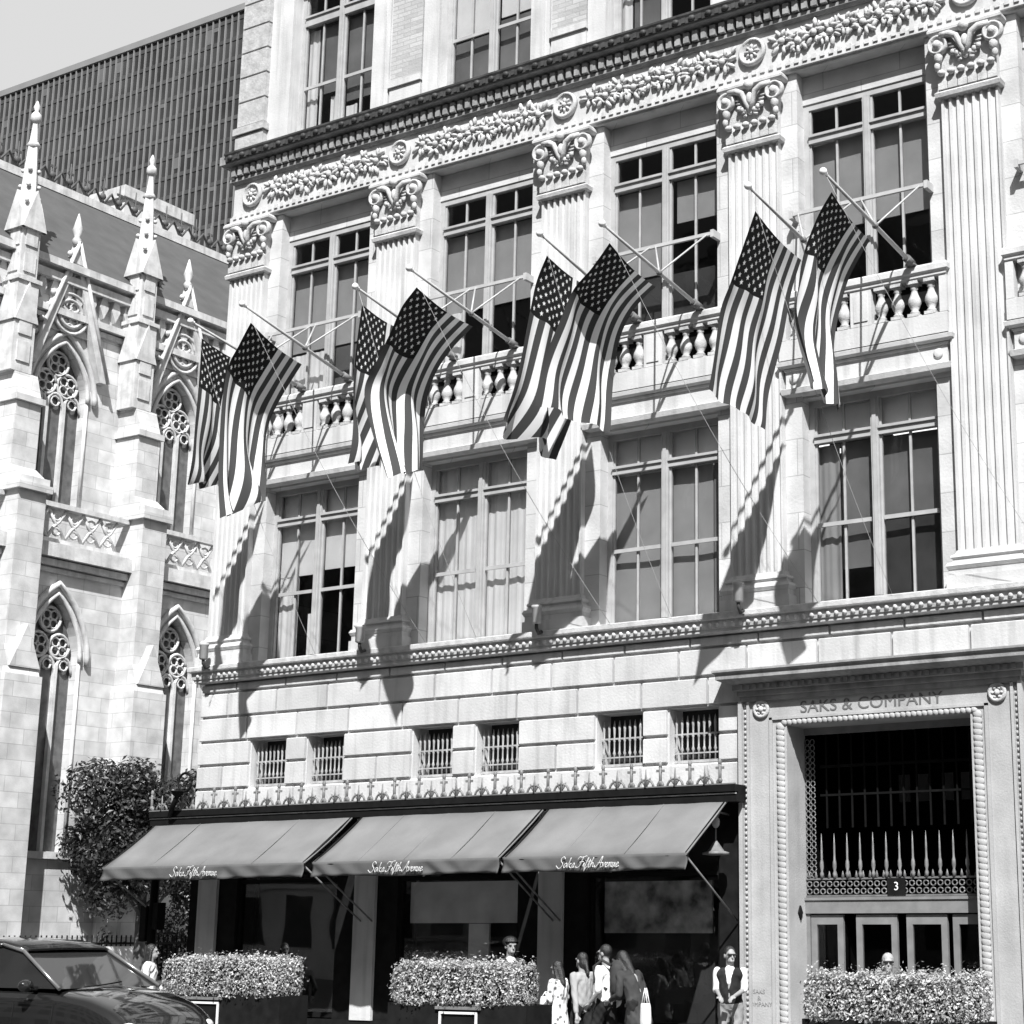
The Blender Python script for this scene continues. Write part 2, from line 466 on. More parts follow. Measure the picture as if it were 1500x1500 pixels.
for i in range(int((BX1-BX0)/.31)):
    x = BX0 + .1 + i*.31
    e.ell((x, -.235, 16.12), (.07,.04,.055), None, 6, 4); e.box(x+.12, x+.19, -.245, -.2, 16.07, 16.16)
e.build('cornice_cresting', DARKTRIM, ST)
def orn(x0, x1, zc, h):
    m = MB(); L_ = x1-x0; n = max(3, int(L_/.27))
    pts = []
    for i in range(n*6+1):
        t = i/(n*6.); pts.append((x0+L_*t, .015, zc + h*.22*math.sin(t*n*PI)))
    m.tube(pts, .02, 5)
    for i in range(n):
        cx = x0 + L_*(i+.5)/n; sg = 1 if i % 2 else -1
        for kk in range(9):
            a = kk*2*PI/9 + rnd.uniform(-.2,.2); rr = h*rnd.uniform(.24,.36)
            c = (cx + math.cos(a)*rr*1.05, .0, zc - sg*h*.06 + math.sin(a)*rr)
            m.ell(c, (rr*.55, .045, rr*.22), Matrix.Rotation(-(a+rnd.uniform(-.4,.4)), 3, 'Y'), 6, 4)
        m.ell((cx, -.015, zc-sg*h*.06), (h*.12,.05,h*.12), None, 7, 4)
        for kk in range(4):
            a = rnd.uniform(0, 2*PI); c = (cx+L_/n*.5+math.cos(a)*h*.2, 0, zc+math.sin(a)*h*.3)
            m.ell(c, (h*.16,.03,h*.05), Matrix.Rotation(-a, 3, 'Y'), 6, 4)
    return m
for i in range(6):
    orn(PIL[i]+.40, PIL[i+1]-.40, 15.36, .52).build('frieze_scroll', STONE_ORN, fz)
for p in PIL:
    m = MB(); m.lathe([(.235,.04),(.235,-.02),(.20,-.05),(.185,-.02),(.17,-.02),(.15,-.0),(.02,-.0)], (p,.0,15.36), 24, 'y')
    for a in range(8):
        t = a*PI/4; m.ell((p+math.cos(t)*.085, -.01, 15.36+math.sin(t)*.085), (.055,.035,.025), Matrix.Rotation(-t,3,'Y'), 6, 4)
    m.ell((p,-.03,15.36),(.045,.04,.045),None,8,5)
    m.build('medallion', STONE_ORN, fz)

# pilasters
def flutes(hw, n, depth):
    pts = [(-hw, .118), (-hw, 0)]
    fw = 2*hw/(n+ (n+1)*.38); gap = fw*.38
    x = -hw + gap
    for i in range(n):
        for kk in range(6):
            t = PI*kk/5; pts.append((x + fw/2 - math.cos(t)*fw/2, math.sin(t)*depth))
        x += fw + gap
    pts += [(hw, 0), (hw, .118)]
    return pts
FL = flutes(.44, 7, .055)
for pi, p in enumerate(PIL):
    m = MB(); m.prism([(p+a, b) for a, b in FL], 'z', 6.97, 13.72)
    sh_ = m.build('pilaster', STONE, ST)
    b = MB()
    b.rectloft(p-.46, p+.46, -.0, .118, [(.12,6.425),(.12,6.60),(.09,6.60),(.09,6.68),(.10,6.69),(.125,6.74),(.10,6.79),(.05,6.80),(.045,6.84),(.075,6.865),(.06,6.90),(.02,6.915),(.0,6.97)])
    b.build('base', STONE, sh_)
    c = MB()
    c.rectloft(p-.44, p+.44, 0, .118, [(.01,13.725),(.06,13.74),(.075,13.80),(.05,13.83),(.0,13.84),(.0,14.2),(.02,14.55),(.05,14.70)])
    c.rectloft(p-.52, p+.52, -.06, .118, [(.02,14.72),(.06,14.76),(.06,14.80),(.03,14.845)])
    for kk in range(6):                                     # leaf row
        x = p - .385 + kk*.154
        c.prism([(x-.07,13.86),(x+.07,13.86),(x+.075,14.05),(x,14.15),(x-.075,14.05)], 'y', -.05, -.002)
        c.ell((x, -.085, 14.10), (.065,.06,.05), None, 7, 5)
    for s in (-1, 1):                                      # volutes
        cx = p + s*.43
        c.lathe([(.02,.0),(.15,.0),(.165,-.03),(.15,-.10),(.12,-.10),(.11,-.07),(.07,-.07),(.06,-.12),(.01,-.13)], (cx,-.02,14.56), 16, 'y')
        c.tube([(cx-s*.05,-.09,14.70),(p+s*.22,-.12,14.68),(p+s*.12,-.13,14.62),(p+s*.06,-.10,14.45),(p,-.09,14.3)], [.05,.055,.05,.045,.03], 7)
        for kk in range(6):
            c.tube([(p+s*(.30-.035*kk), -.05, 14.56-.06*kk), (p+s*(.19-.025*kk), -.085, 14.53-.055*kk)], .018, 5)
        c.ell((cx, -.07, 14.36), (.07,.06,.10), None, 8, 6)
        c.ell((cx+s*.02, -.07, 14.22), (.05,.045,.07), None, 8, 6)
    c.ell((p, -.13, 14.74), (.085,.08,.085), None, 9, 6)
    c.ell((p, -.10, 14.52), (.06,.05,.11), None, 8, 6)
    for kk in range(7):
        t = (kk-3)/3.; c.ell((p+t*.2, -.07, 14.30+abs(t)*.1), (.045,.04,.05), None, 6, 4)
    c.build('capital', STONE_ORN, sh_)

# string course
e = MB(); e.rectloft(BX0, BX1, .0, .5, [(.02,6.125),(.10,6.15),(.10,6.195),(.12,6.20),(.135,6.30),(.135,6.315),(.18,6.325),(.19,6.345),(.19,6.41),(.17,6.424)])
for i in range(int((BX1-BX0)/.13)):
    x = BX0+i*.13; e.ell((x+.03, -.125, 6.25), (.042,.045,.042), None, 6, 4)
e.build('string_course', STONE_ORN, ST)

# apron mouldings + consoles under balustrade
for bi, b in enumerate(BAY):
    a = MB()
    a.rectloft(b-1.30, b+1.30, .04, .16, [(0,9.60),(.05,9.62),(.07,9.70),(.02,9.72),(0,9.73),(0,9.98),(.02,9.99),(.03,10.02)])
    a.rectloft(b-1.36, b+1.36, .0, .16, [(.0,10.03),(.05,10.06),(.06,10.12),(.03,10.14)])
    for s in (-1,1): a.lathe([(.07,.0),(.075,-.02),(.05,-.03),(.01,-.035)], (b+s*1.16,.045,9.86), 14, 'y')
    a.build('spandrel', STONE, ST)
    pr = MB(); pr.rectloft(b-1.36, b+1.36, -.06, .16, [(0,10.14),(0,10.44),(-.02,10.45)])
    bal = pr.build('balustrade', STONE, ST)
    r = MB(); r.rectloft(b-1.36, b+1.36, -.07, .155, [(-.03,11.0),(.0,11.02),(.0,11.06),(.035,11.09),(.035,11.17),(.01,11.2)])
    r.build('rail', STONE, bal)
    pc = MB(); pc.box(b-.17,b+.17,-.05,.12,10.452,10.998)
    pc.box(b-.11,b+.11,-.065,-.05,10.52,10.93)
    pc.build('pedestal', STONE, bal)
    for s in (-1,1): MB().box(*sorted((b+s*1.36,b+s*1.24)),-.05,.12,10.452,10.998).build('pedestal', STONE, bal)
    for s in (-1,1):
        for kk in range(4):
            x = b + s*(.30 + kk*.262)
            m = MB(); m.box(x-.085,x+.085,-.055,.115,10.452,10.50); m.box(x-.085,x+.085,-.055,.115,10.95,10.997)
            m.lathe([(.06,.05),(.075,.08),(.05,.11),(.075,.16),(.098,.22),(.09,.28),(.055,.36),(.042,.42),(.06,.44),(.05,.47),(.07,.49),(.07,.5)], (x,.03,10.45), 12)
            m.build('baluster', STONE_ORN, bal)

# windows
def window(b, hw, z0, z1, tr, meet, y, curt, vb=True):
    f = MB()
    f.box(b-hw, b-hw+.09, y, y+.1, z0, z1); f.box(b+hw-.09, b+hw, y, y+.1, z0, z1)
    f.box(b-hw+.09, b+hw-.09, y, y+.1, z1-.1, z1); f.box(b-hw+.09, b+hw-.09, y, y+.1, z0, z0+.09)
    f.box(b-.06, b+.06, y-.03, y+.1, z0+.09, z1-.1); f.box(b-.03, b+.03, y-.05, y-.03, z0+.09, z1-.1)
    if tr:
        for s in (-1,1):
            a = sorted((b+s*.06, b+s*(hw-.09))); f.box(a[0], a[1], y-.02, y+.1, tr[0], tr[1]); f.box(a[0], a[1], y-.05, y-.02, tr[1]-.04, tr[1])
    for s in (-1,1):
        c = b+s*(hw-.015)/2
        for lo, hi in ((z0+.09, tr[0]), (tr[1], z1-.1)) if tr else ((z0+.09, z1-.1),):
            if vb: f.box(c-.018, c+.018, y+.035, y+.075, lo, hi)
            a = sorted((b+s*.06, b+s*(hw-.09)))
            f.box(a[0], a[0]+.03, y+.02, y+.08, lo, hi); f.box(a[1]-.03, a[1], y+.02, y+.08, lo, hi)
        if meet:
            a = sorted((b+s*.105, b+s*(hw-.12))); f.box(a[0], a[1], y+.0, y+.03, meet-.03, meet+.03)
    o = f.build('window', FRAME, ST)
    MB().add([(b-hw+.05,y+.05,z0+.05),(b+hw-.05,y+.05,z0+.05),(b+hw-.05,y+.05,z1-.05),(b-hw+.05,y+.05,z1-.05)],[(0,1,2,3)]).build('pane', GLASS, o, recalc=False)
    for (x0,x1,za,zb,mt,nm) in curt:
        m = MB(); n = 60; vs = []; fs = []
        for i in range(n+1):
            t = i/n; x = b + hw*(x0+(x1-x0)*t)
            amp = .008 if nm == 'curtain' else .0
            yy = y+.17 + amp*(math.sin(t*(x1-x0)*hw*30+x0*9+b)+.7*math.sin(t*(x1-x0)*hw*53+b*3)) + (.006*math.sin(t*5+b) if amp == 0 else 0)
            vs += [(x, yy, za), (x, yy, zb), (x, yy+.02, za), (x, yy+.02, zb)]
        for i in range(n):
            a = i*4; fs += [(a,a+4,a+5,a+1),(a+2,a+3,a+7,a+6),(a+1,a+5,a+7,a+3),(a,a+2,a+6,a+4)]
        fs += [(0,1,3,2),(n*4,n*4+2,n*4+3,n*4+1)]
        m.add(vs, fs); m.build(nm, mt, o)
B_, C_ = CURT2, CURT
PANE_GREY = mat('grey_pane_backing', .20, .9, .35, .9, 0, spec=.1)  # backing sheet added so black panes read mid grey
PANE_DIM = mat('dim_pane_backing', .07, .9, .3, 1.5, 0, spec=.1)  # dimmer grey backing sheet, added behind dark panes
UPC = [[(-.95,.93,12.2,13.72,B_,'blind_or_backing'),(.04,.95,11.15,12.15,PANE_GREY,'blind_or_backing'),(-.95,.0,11.1,12.15,C_,'curtain')],
       [(-.95,.95,12.3,13.72,B_,'blind_or_backing'),(-.95,-.6,11.1,12.3,C_,'curtain')],
       [(-.95,.0,12.2,13.72,B_,'blind_or_backing'),(.1,.95,13.0,13.72,B_,'blind_or_backing'),(-.95,.95,11.15,12.15,PANE_DIM,'blind_or_backing')],
       [(-.95,.95,12.3,13.75,B_,'blind_or_backing')]]
LOC = [[(-.95,-.02,8.0,9.5,C_,'blind_or_backing'),(.02,.95,8.05,9.5,C_,'blind_or_backing'),(-.95,-.55,6.5,8.0,C_,'curtain'),(-.3,-.02,6.5,7.3,C_,'curtain')],
       [(-.95,.95,6.5,9.5,C_,'curtain')],
       [(-.95,.95,8.9,9.5,C_,'blind_or_backing'),(-.95,-.04,6.5,8.9,B_,'blind_or_backing'),(.04,.70,6.5,8.9,B_,'blind_or_backing'),(.72,.95,6.5,8.9,PANE_GREY,'blind_or_backing')],
       [(-.95,.95,8.95,9.5,C_,'blind_or_backing'),(-.95,-.62,6.5,8.9,B_,'curtain'),(-.60,-.04,7.0,8.9,PANE_GREY,'blind_or_backing'),(.04,.95,7.7,8.9,PANE_GREY,'blind_or_backing'),(.04,.95,6.5,7.65,PANE_DIM,'blind_or_backing')]]  # fourth bay: the grey sheets imitate reflections in the panes
TPC = [[(-.95,-.7,16.5,18.7,C_,'curtain'),(-.66,-.04,17.3,18.7,PANE_GREY,'blind_or_backing'),(.04,.95,17.0,18.7,PANE_GREY,'blind_or_backing'),(-.35,-.05,16.5,17.2,C_,'curtain'),(.05,.3,16.5,16.9,C_,'curtain')],
       [(-.95,-.05,17.5,19.4,C_,'blind_or_backing'),(.05,.95,17.7,19.4,C_,'blind_or_backing'),(-.95,-.04,16.5,17.45,PANE_GREY,'blind_or_backing'),(.04,.95,16.5,17.65,PANE_GREY,'blind_or_backing')],
       [(-.95,-.75,16.5,18.7,C_,'curtain'),(-.7,-.04,16.5,18.7,PANE_GREY,'blind_or_backing'),(.05,.95,17.9,19.4,B_,'blind_or_backing')],
       [(-.95,.95,18.0,19.4,B_,'blind_or_backing')]]
UPC += [UPC[1],UPC[3]]; LOC += [LOC[1],LOC[0]]; TPC += [TPC[1],TPC[0]]
for i, b in enumerate(BAY):
    window(b, OH, 11.1, 14.38, (13.71,13.85), None, .34, UPC[i])
    window(b, OH, 6.44, 9.57, (8.90,9.03), 7.66, .34, LOC[i])
    window(b, 1.02, 16.42, 19.55, (18.72,18.92), 17.42, .30, TPC[i])
LIT = bpy.data.materials.new('lit_tube'); LIT.use_nodes = True
LIT.node_tree.nodes['Principled BSDF'].inputs['Emission Color'].default_value = (1,1,1,1); LIT.node_tree.nodes['Principled BSDF'].inputs['Emission Strength'].default_value = .8
for b_ in (BAY[3], BAY[2]):
    for k_ in range(3):
        MB().box(b_-.8+.35*k_, b_+1.9+.1*k_, 1.5+.45*k_, 1.6+.45*k_, 9.35, 9.4).build('ceiling_light', LIT, ST)
# iron stay beams across the upper windows
for b in BAY:
    m = MB(); m.box(b-1.078, b+1.078, -.085, -.04, 12.40, 12.455)
    m.box(b-1.14, b-1.08, -.10, .12, 12.36, 12.48); m.box(b+1.08, b+1.14, -.10, .12, 12.36, 12.48)
    m.build('stay_beam', POLE, ST)

# rusticated ground storey
MZ = [(-22.50,-21.66),(-21.20,-20.36),(-18.90,-18.06),(-17.60,-16.75),(-15.30,-14.45),(-14.0,-13.14)]
MZR = [(-7.6,-6.76),(-6.3,-5.46),(-4.1,-3.26),(-2.8,-1.96)]
PX0, PX1 = -12.73, -8.42                      # portal
core = MB()
core.box(BX0+.02, PX0, .06, .5, 3.75, 4.27); core.box(BX0+.02, BX1-.02, .06, .5, 5.09, 6.12)
xs = [BX0+.02] + [e for a in MZ for e in a] + [PX0]
xr = [PX1] + [e for a in MZR for e in a] + [BX1-.02]
for L_ in (xs, xr):
    for i in range(0, len(L_), 2): core.box(L_[i], L_[i+1], .06, .5, 4.27, 5.09)
core.box(PX1, BX1-.02, .06, .5, 3.75, 4.27)
rw = core.build('rusticated_wall', STONE, ST)
blk = MB()
def block(x0, x1, z0, z1):
    g = .021
    if x1-x0 < .06: return
    blk.rectloft(x0+g, x1-g, .0, .059, [(-.012,z0+g),(0,z0+g+.012),(0,z1-g-.012),(-.012,z1-g)])
rows = [5.09, 5.52, 5.95]
for r in range(2):
    x = BX0 - (.5 if r else 0); lim = BX1
    while x < lim:
        block(max(x,BX0), min(x+1.16, lim), rows[r], rows[r+1]); x += 1.16
x = BX0 - .3
while x < BX1: block(max(x,BX0), min(x+1.16,BX1), 5.95, 6.12); x += 1.16
segs = [(xs[i], xs[i+1]) for i in range(0, len(xs), 2)]; segs[0] = (BX0, segs[0][1])
segs += [(xr[i], xr[i+1]) for i in range(0, len(xr), 2)]
for r, (za, zb) in enumerate(((4.27,4.68),(4.68,5.09))):
    for (a, c) in segs:
        if c-a > 1.0:
            if r == 1: block(a, c, za, zb)
            else: block(a, (a+c)/2, za, zb); block((a+c)/2, c, za, zb)
        else: block(a, c, za, zb)
x = BX0
while x < PX0: block(x, min(x+1.16,PX0), 3.86, 4.27); x += 1.16
x = PX1
while x < BX1: block(x, min(x+1.16,BX1), 3.86, 4.27); x += 1.16
blk.build('stone_block', STONE_BLK, rw)
for (a, c) in MZ+MZR:
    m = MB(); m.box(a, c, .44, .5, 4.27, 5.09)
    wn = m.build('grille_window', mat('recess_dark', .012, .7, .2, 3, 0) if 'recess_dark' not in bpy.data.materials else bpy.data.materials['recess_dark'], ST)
    gr = MB()
    gr.box(a+.02, c-.02, .17, .20, 4.29, 4.33); gr.box(a+.02, c-.02, .17, .20, 4.70, 4.725); gr.box(a+.02, c-.02, .17, .20, 4.42, 4.44)
    n = 9
    for i in range(n):
        x = a + .05 + (c-a-.1)*i/(n-1)
        gr.lathe([(.014,4.33),(.014,4.46),(.028,4.49),(.014,4.53),(.014,4.66),(.026,4.69),(.014,4.73),(.02,4.84),(.024,4.88),(.004,4.99)], (x,.185,0), 6)
    gr.build('window_grille', IRONLT, wn)

# storefront under the awnings
SP = [-23.28, -19.74, -16.07, -5.25, -1.4]
for x in SP: MB().box(x-.22, x+.22, -.02, .4, .502, 3.70).build('shop_pier', STONE, ST)
m = MB()
m.box(BX0, PX0-.002, .0, .5, 0, .5); m.box(BX0, PX0-.002, .05, .5, 3.45, 3.74)
m.box(PX1+.002, BX1, .0, .5, 0, .5); m.box(PX1+.002, BX1, .05, .5, 3.45, 3.74)
spx = [(-23.06,-19.96),(-19.52,-16.29),(-15.85,PX0),(PX1,-5.47),(-5.03,-1.62)]
for (a, c) in spx:
    m.box(a, a+.42, .04, .5, .5, 3.45); m.box(c-.42, c-.002, .04, .5, .5, 3.45)
m.box(BX0, -23.50, .04, .5, .5, 3.45)
m.build('shopfront_surround', BLACKST, ST)
for i, (a, c) in enumerate(spx):
    f = MB(); x0, x1 = a+.42, c-.42
    for q_ in ((x0,x0+.05,.52,3.44),(x1-.05,x1,.52,3.44)): f.box(q_[0],q_[1],.10,.2,q_[2],q_[3])
    f.box(x0+.05,x1-.05,.10,.2,.52,.6); f.box(x0+.05,x1-.05,.10,.2,2.66,2.72); f.box(x0+.05,x1-.05,.10,.2,3.38,3.44)
    fo = f.build('display_window', BLACKMET, ST)
    MB().box(x0+.02,x1-.02,.14,.148,.55,3.42).build('pane', GLASS_DK, fo)
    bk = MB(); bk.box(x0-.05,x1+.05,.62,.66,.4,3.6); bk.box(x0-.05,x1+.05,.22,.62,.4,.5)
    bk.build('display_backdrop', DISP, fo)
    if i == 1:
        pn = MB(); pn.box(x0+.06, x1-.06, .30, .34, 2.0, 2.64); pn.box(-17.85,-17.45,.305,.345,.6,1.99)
        pn.build('reflection_panel', mat('reflection_grey', .85, .8, .2, 2, 0), fo)  # pale panel behind the glass stands in for a reflection
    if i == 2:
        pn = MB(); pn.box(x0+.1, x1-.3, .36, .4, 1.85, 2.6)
        pn.build('reflection_panel', mat('reflection_pattern', .45, .6, .95, 3.2, 0), fo)  # noise-patterned panel imitates tree reflections in the shop glass

# canopy housing with cresting
m = MB(); m.box(-24.42, PX0+.10, -.40, -.004, 3.80, 3.90); m.box(-24.42, PX0+.10, -.36, -.004, 3.66, 3.76); m.box(-24.42, PX0+.1, -.3, -.004, 3.76, 3.80)
cp = m.build('canopy', BLACKMET, ST)
MB().box(-24.43, PX0+.11, -.375, -.36, 3.765, 3.782).build('light_strip', IRONLT, cp)
m = MB(); un = .5; n = int((24.42-12.63)/un)
yc = -.385
for i in range(n+1):
    x = -24.38 + i*un
    m.tube([(x,yc,3.90),(x,yc,4.20)], .024, 5); m.box(x-.065,x+.065,yc-.014,yc+.014,4.12,4.155); m.ell((x,yc,4.22),(.034,.03,.055),None,6,4)
    m.ell((x,yc,3.96),(.045,.03,.045),None,7,4)
    if i < n:
        c = x+un/2
        for rr in (.13,):
            m.tube([(c+rr*math.cos(t*PI/8), yc, 3.91+rr*.85*math.sin(t*PI/8)) for t in range(9)], .018, 5)
        m.tube([(c,yc,3.90),(c,yc,4.17)], [.03,.006], 5)
        for s in (-1,1): m.ell((c+s*.05,yc,3.99),(.02,.015,.07),Matrix.Rotation(s*.5,3,'Y'),6,4); m.ell((c+s*.22,yc,3.94),(.035,.025,.04),None,6,4)
m.box(-24.42,PX0+.1,yc-.02,yc+.02,3.90,3.918)
m.build('cresting', IRON, cp)

# portal
m = MB()
OX0, OX1, OZ = -11.97, -9.18, 4.72
for s, (a, c) in ((1,(PX0,OX0)),(-1,(OX1,PX1))):
    m.box(a, c, -.06, .5, 0, OZ-.0)
    if s == 1:
        m.box(PX0, PX0+.06, -.12, -.06, .25, 5.1); m.box(PX0+.13, PX0+.17, -.10, -.06, .25, 5.1); m.box(-12.24,-12.19,-.09,-.06,.25,OZ+.12)
    else:
        m.box(PX1-.06, PX1, -.12, -.06, .25, 5.1); m.box(PX1-.17, PX1-.13, -.10, -.06, .25, 5.1); m.box(-8.97,-8.92,-.09,-.06,.25,OZ+.12)
m.box(PX0, PX1, -.06, .5, OZ, 5.09)
m.box(PX0-.02, PX0+.8, -.14, -.06, 0, .25); m.box(PX1-.8, PX1+.02, -.14, -.06, 0, .25)
m.box(-12.24, -8.92, -.09, -.06, OZ+.085, OZ+.12)
po = m.build('portal', PSTONE, ST)
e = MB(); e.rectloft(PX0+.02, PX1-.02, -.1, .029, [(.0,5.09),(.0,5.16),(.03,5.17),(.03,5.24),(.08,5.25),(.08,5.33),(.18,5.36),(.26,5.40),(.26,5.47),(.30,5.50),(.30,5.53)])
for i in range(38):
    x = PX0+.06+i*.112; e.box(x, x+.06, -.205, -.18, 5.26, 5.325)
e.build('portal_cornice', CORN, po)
r = MB()
for xx in (-12.07, -9.08):
    z = .3
    while z < OZ+.0:
        r.ell((xx,-.062,z), (.075,.03,.06), Matrix.Rotation(.7,3,'Y'), 10, 6); z += .08
x = -12.0
while x < -9.1:
    r.ell((x,-.065,OZ+.04), (.055,.03,.045), Matrix.Rotation(.6,3,'Y'), 8, 5); x += .08
r.build('rope_moulding', PSTONE, po)
for xx in (PX0+.095, PX1-.095):
    r = MB(); z = .3
    while z < 5.05: r.ell((xx,-.068,z),(.026,.02,.03),None,6,4); z += .075
    r.build('bead_moulding', PSTONE, po)
for xx in (PX0+.36, PX1-.36):
    m = MB(); m.lathe([(.13,.0),(.135,-.03),(.10,-.045),(.08,-.02),(.01,-.02)], (xx,-.06,4.97), 18, 'y'); m.ell((xx,-.09,4.97),(.045,.035,.045),None,8,5)
    for a in range(6): m.ell((xx+.065*math.cos(a*PI/3),-.085,4.97+.065*math.sin(a*PI/3)),(.03,.02,.02),None,6,4)
    m.build('rosette', STONE_ORN, po)
def text(name, body, mt, parent, loc, size, ext=.004, shear=0., align='CENTER', off=0., org=None, rot=(PI/2,0,0), sx=1.0):
    cu = bpy.data.curves.new(name, 'FONT'); cu.body = body; cu.size = size; cu.extrude = ext; cu.shear = shear; cu.offset = off
    cu.align_x = align; cu.align_y = 'CENTER'
    o = bpy.data.objects.new('tmp', cu); COL.objects.link(o)
    me = bpy.data.meshes.new_from_object(o.evaluated_get(bpy.context.evaluated_depsgraph_get()))
    bpy.data.objects.remove(o)
    from mathutils import Euler
    me.transform(Matrix.Translation(V(loc)-V(parent['_o'])) @ Euler(rot).to_matrix().to_4x4() @ Matrix.Diagonal((sx,1,1,1)))
    me.name = name; me.materials.clear(); me.materials.append(mt)
    o = bpy.data.objects.new(name, me); COL.objects.link(o); o.parent = parent; o['_o'] = tuple(parent['_o'])
    return o
CARVE = mat('incised_letter', .12, .9, .1, 6, 0)
text('lettering', 'SAKS & COMPANY', CARVE, po, (-10.66,-.063,4.955), .235, .004, sx=1.12)
text('lettering', 'SAKS\n&\nCOMPANY', mat('worn_letter', .26, .9, .1, 6, 0), po, (-12.46,-.063,.98), .085, .003)
MB().lathe([(.05,.0),(.055,-.02),(.03,-.03),(.012,-.035)], (0,0,0), 4).v
m = MB(); m.prism([(-11.965+.0,2.12),(0,0)][:0] or [(.25,2.03),(.31,2.13),(.25,2.23),(.19,2.13)], 'x', OX0+.0, OX0+.025); m.build('wall_button', BLACKMET, po)
# portal interior: doors, transom, balcony grille
m = MB(); m.box(OX0,OX1,.42,.5,2.12,2.30); m.box(OX0,OX1,.40,.5,2.30,2.34)
m.box(OX0,OX0+.06,.45,.5,0,2.12); m.box(OX1-.06,OX1,.45,.5,0,2.12)
MB().box(OX0,OX1,.46,.50,4.62,4.72).build('door_head', BRONZE, ST)
tb = m.build('door_surround', BRONZE, ST)
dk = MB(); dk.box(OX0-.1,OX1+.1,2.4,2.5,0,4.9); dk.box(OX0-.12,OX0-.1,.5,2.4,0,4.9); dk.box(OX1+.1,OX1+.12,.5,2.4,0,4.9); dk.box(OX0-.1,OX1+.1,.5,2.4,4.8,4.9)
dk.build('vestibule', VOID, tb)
DX = [(-11.90,-11.40),(-11.20,-10.58),(-10.44,-9.84),(-9.76,-9.24)]
for i, (a, c) in enumerate(DX):
    d = MB(); y0 = .46
    d.box(a, a+.09, y0, y0+.05, .02, 2.1); d.box(c-.09, c, y0, y0+.05, .02, 2.1); d.box(a+.09, c-.09, y0, y0+.05, 1.97, 2.1); d.box(a+.09, c-.09, y0, y0+.05, .02, .3)
    do = d.build('door', BRONZE, ST)
    MB().box(a+.08,c-.08,y0+.02,y0+.028,.29,1.98).build('pane', GLASS_DK, do)
    h = MB(); h.tube([(c-.05,y0-.06,.9),(c-.05,y0-.06,1.3)], .015, 8); h.tube([(c-.05,y0,.95),(c-.05,y0-.06,.95)], .01, 6); h.tube([(c-.05,y0,1.25),(c-.05,y0-.06,1.25)], .01, 6)
    h.build('handle', CHROME, do)
g = MB(); gy = .47
g.box(OX0,OX1,gy-.02,gy+.02,2.345,2.37); g.box(OX0,OX1,gy-.02,gy+.02,2.58,2.605)
x = OX0+.05
while x < OX1-.05:
    for (cz, rr) in ((2.42,.038),(2.52,.038)):
        g.tube([(x+rr*math.cos(t*PI/4), gy, cz+rr*math.sin(t*PI/4)) for t in range(9)], .011, 5)
    g.tube([(x,gy,2.60),(x,gy,2.70)], [.03,.004], 5)
    x += .105
for xx in (OX0+.05, OX0+.13, OX1-.05):
    z = 2.65
    while z < 4.6:
        g.tube([(xx+.035*math.cos(t*PI/4), gy, z+.04*math.sin(t*PI/4)) for t in range(9)], .008, 5); z += .085
bg = g.build('balcony_grille', mat('grille_metal', .14, .45, .3, 8, 0), tb)
for i in range(13):
    x = OX0 + .26 + i*.2
    if x > OX1-.1: break
    s = MB(); s.lathe([(.02,2.60),(.03,2.66),(.016,2.70),(.03,2.76),(.026,2.82),(.016,2.86),(.014,3.05),(.003,3.22)], (x,gy-.02,0), 8); s.build('spear', mat('spear_metal', .17, .45, .3, 9, 0) if 'spear_metal' not in bpy.data.materials else bpy.data.materials['spear_metal'], bg)
ub = MB(); x = OX0+.3
while x < OX1-.1: ub.box(x-.012,x+.012,.56,.58,3.3,4.62); x += .2
ub.box(OX0+.2,OX1-.05,.558,.582,4.15,4.19); ub.box(OX0+.2,OX1-.05,.558,.582,3.75,3.78)
ub.build('transom_bars', mat('dark_bar', .007, .8, .3, 8, 0, spec=.05), tb)
np_ = MB().box(-10.70,-10.43,gy-.035,gy-.021,2.36,2.59).build('number_plate', BLACKMET, bg)
text('numeral', '3', WHITE, np_, (-10.565,gy-.038,2.475), .16, .002)
DSH = mat('dim_shade', .06, .8, 0)
for x in (-11.2,-10.9,-10.5,-10.2,-9.8): MB().box(x-.09,x+.09,2.2,2.24,3.75,4.15).build('interior_lamp', DSH, tb)

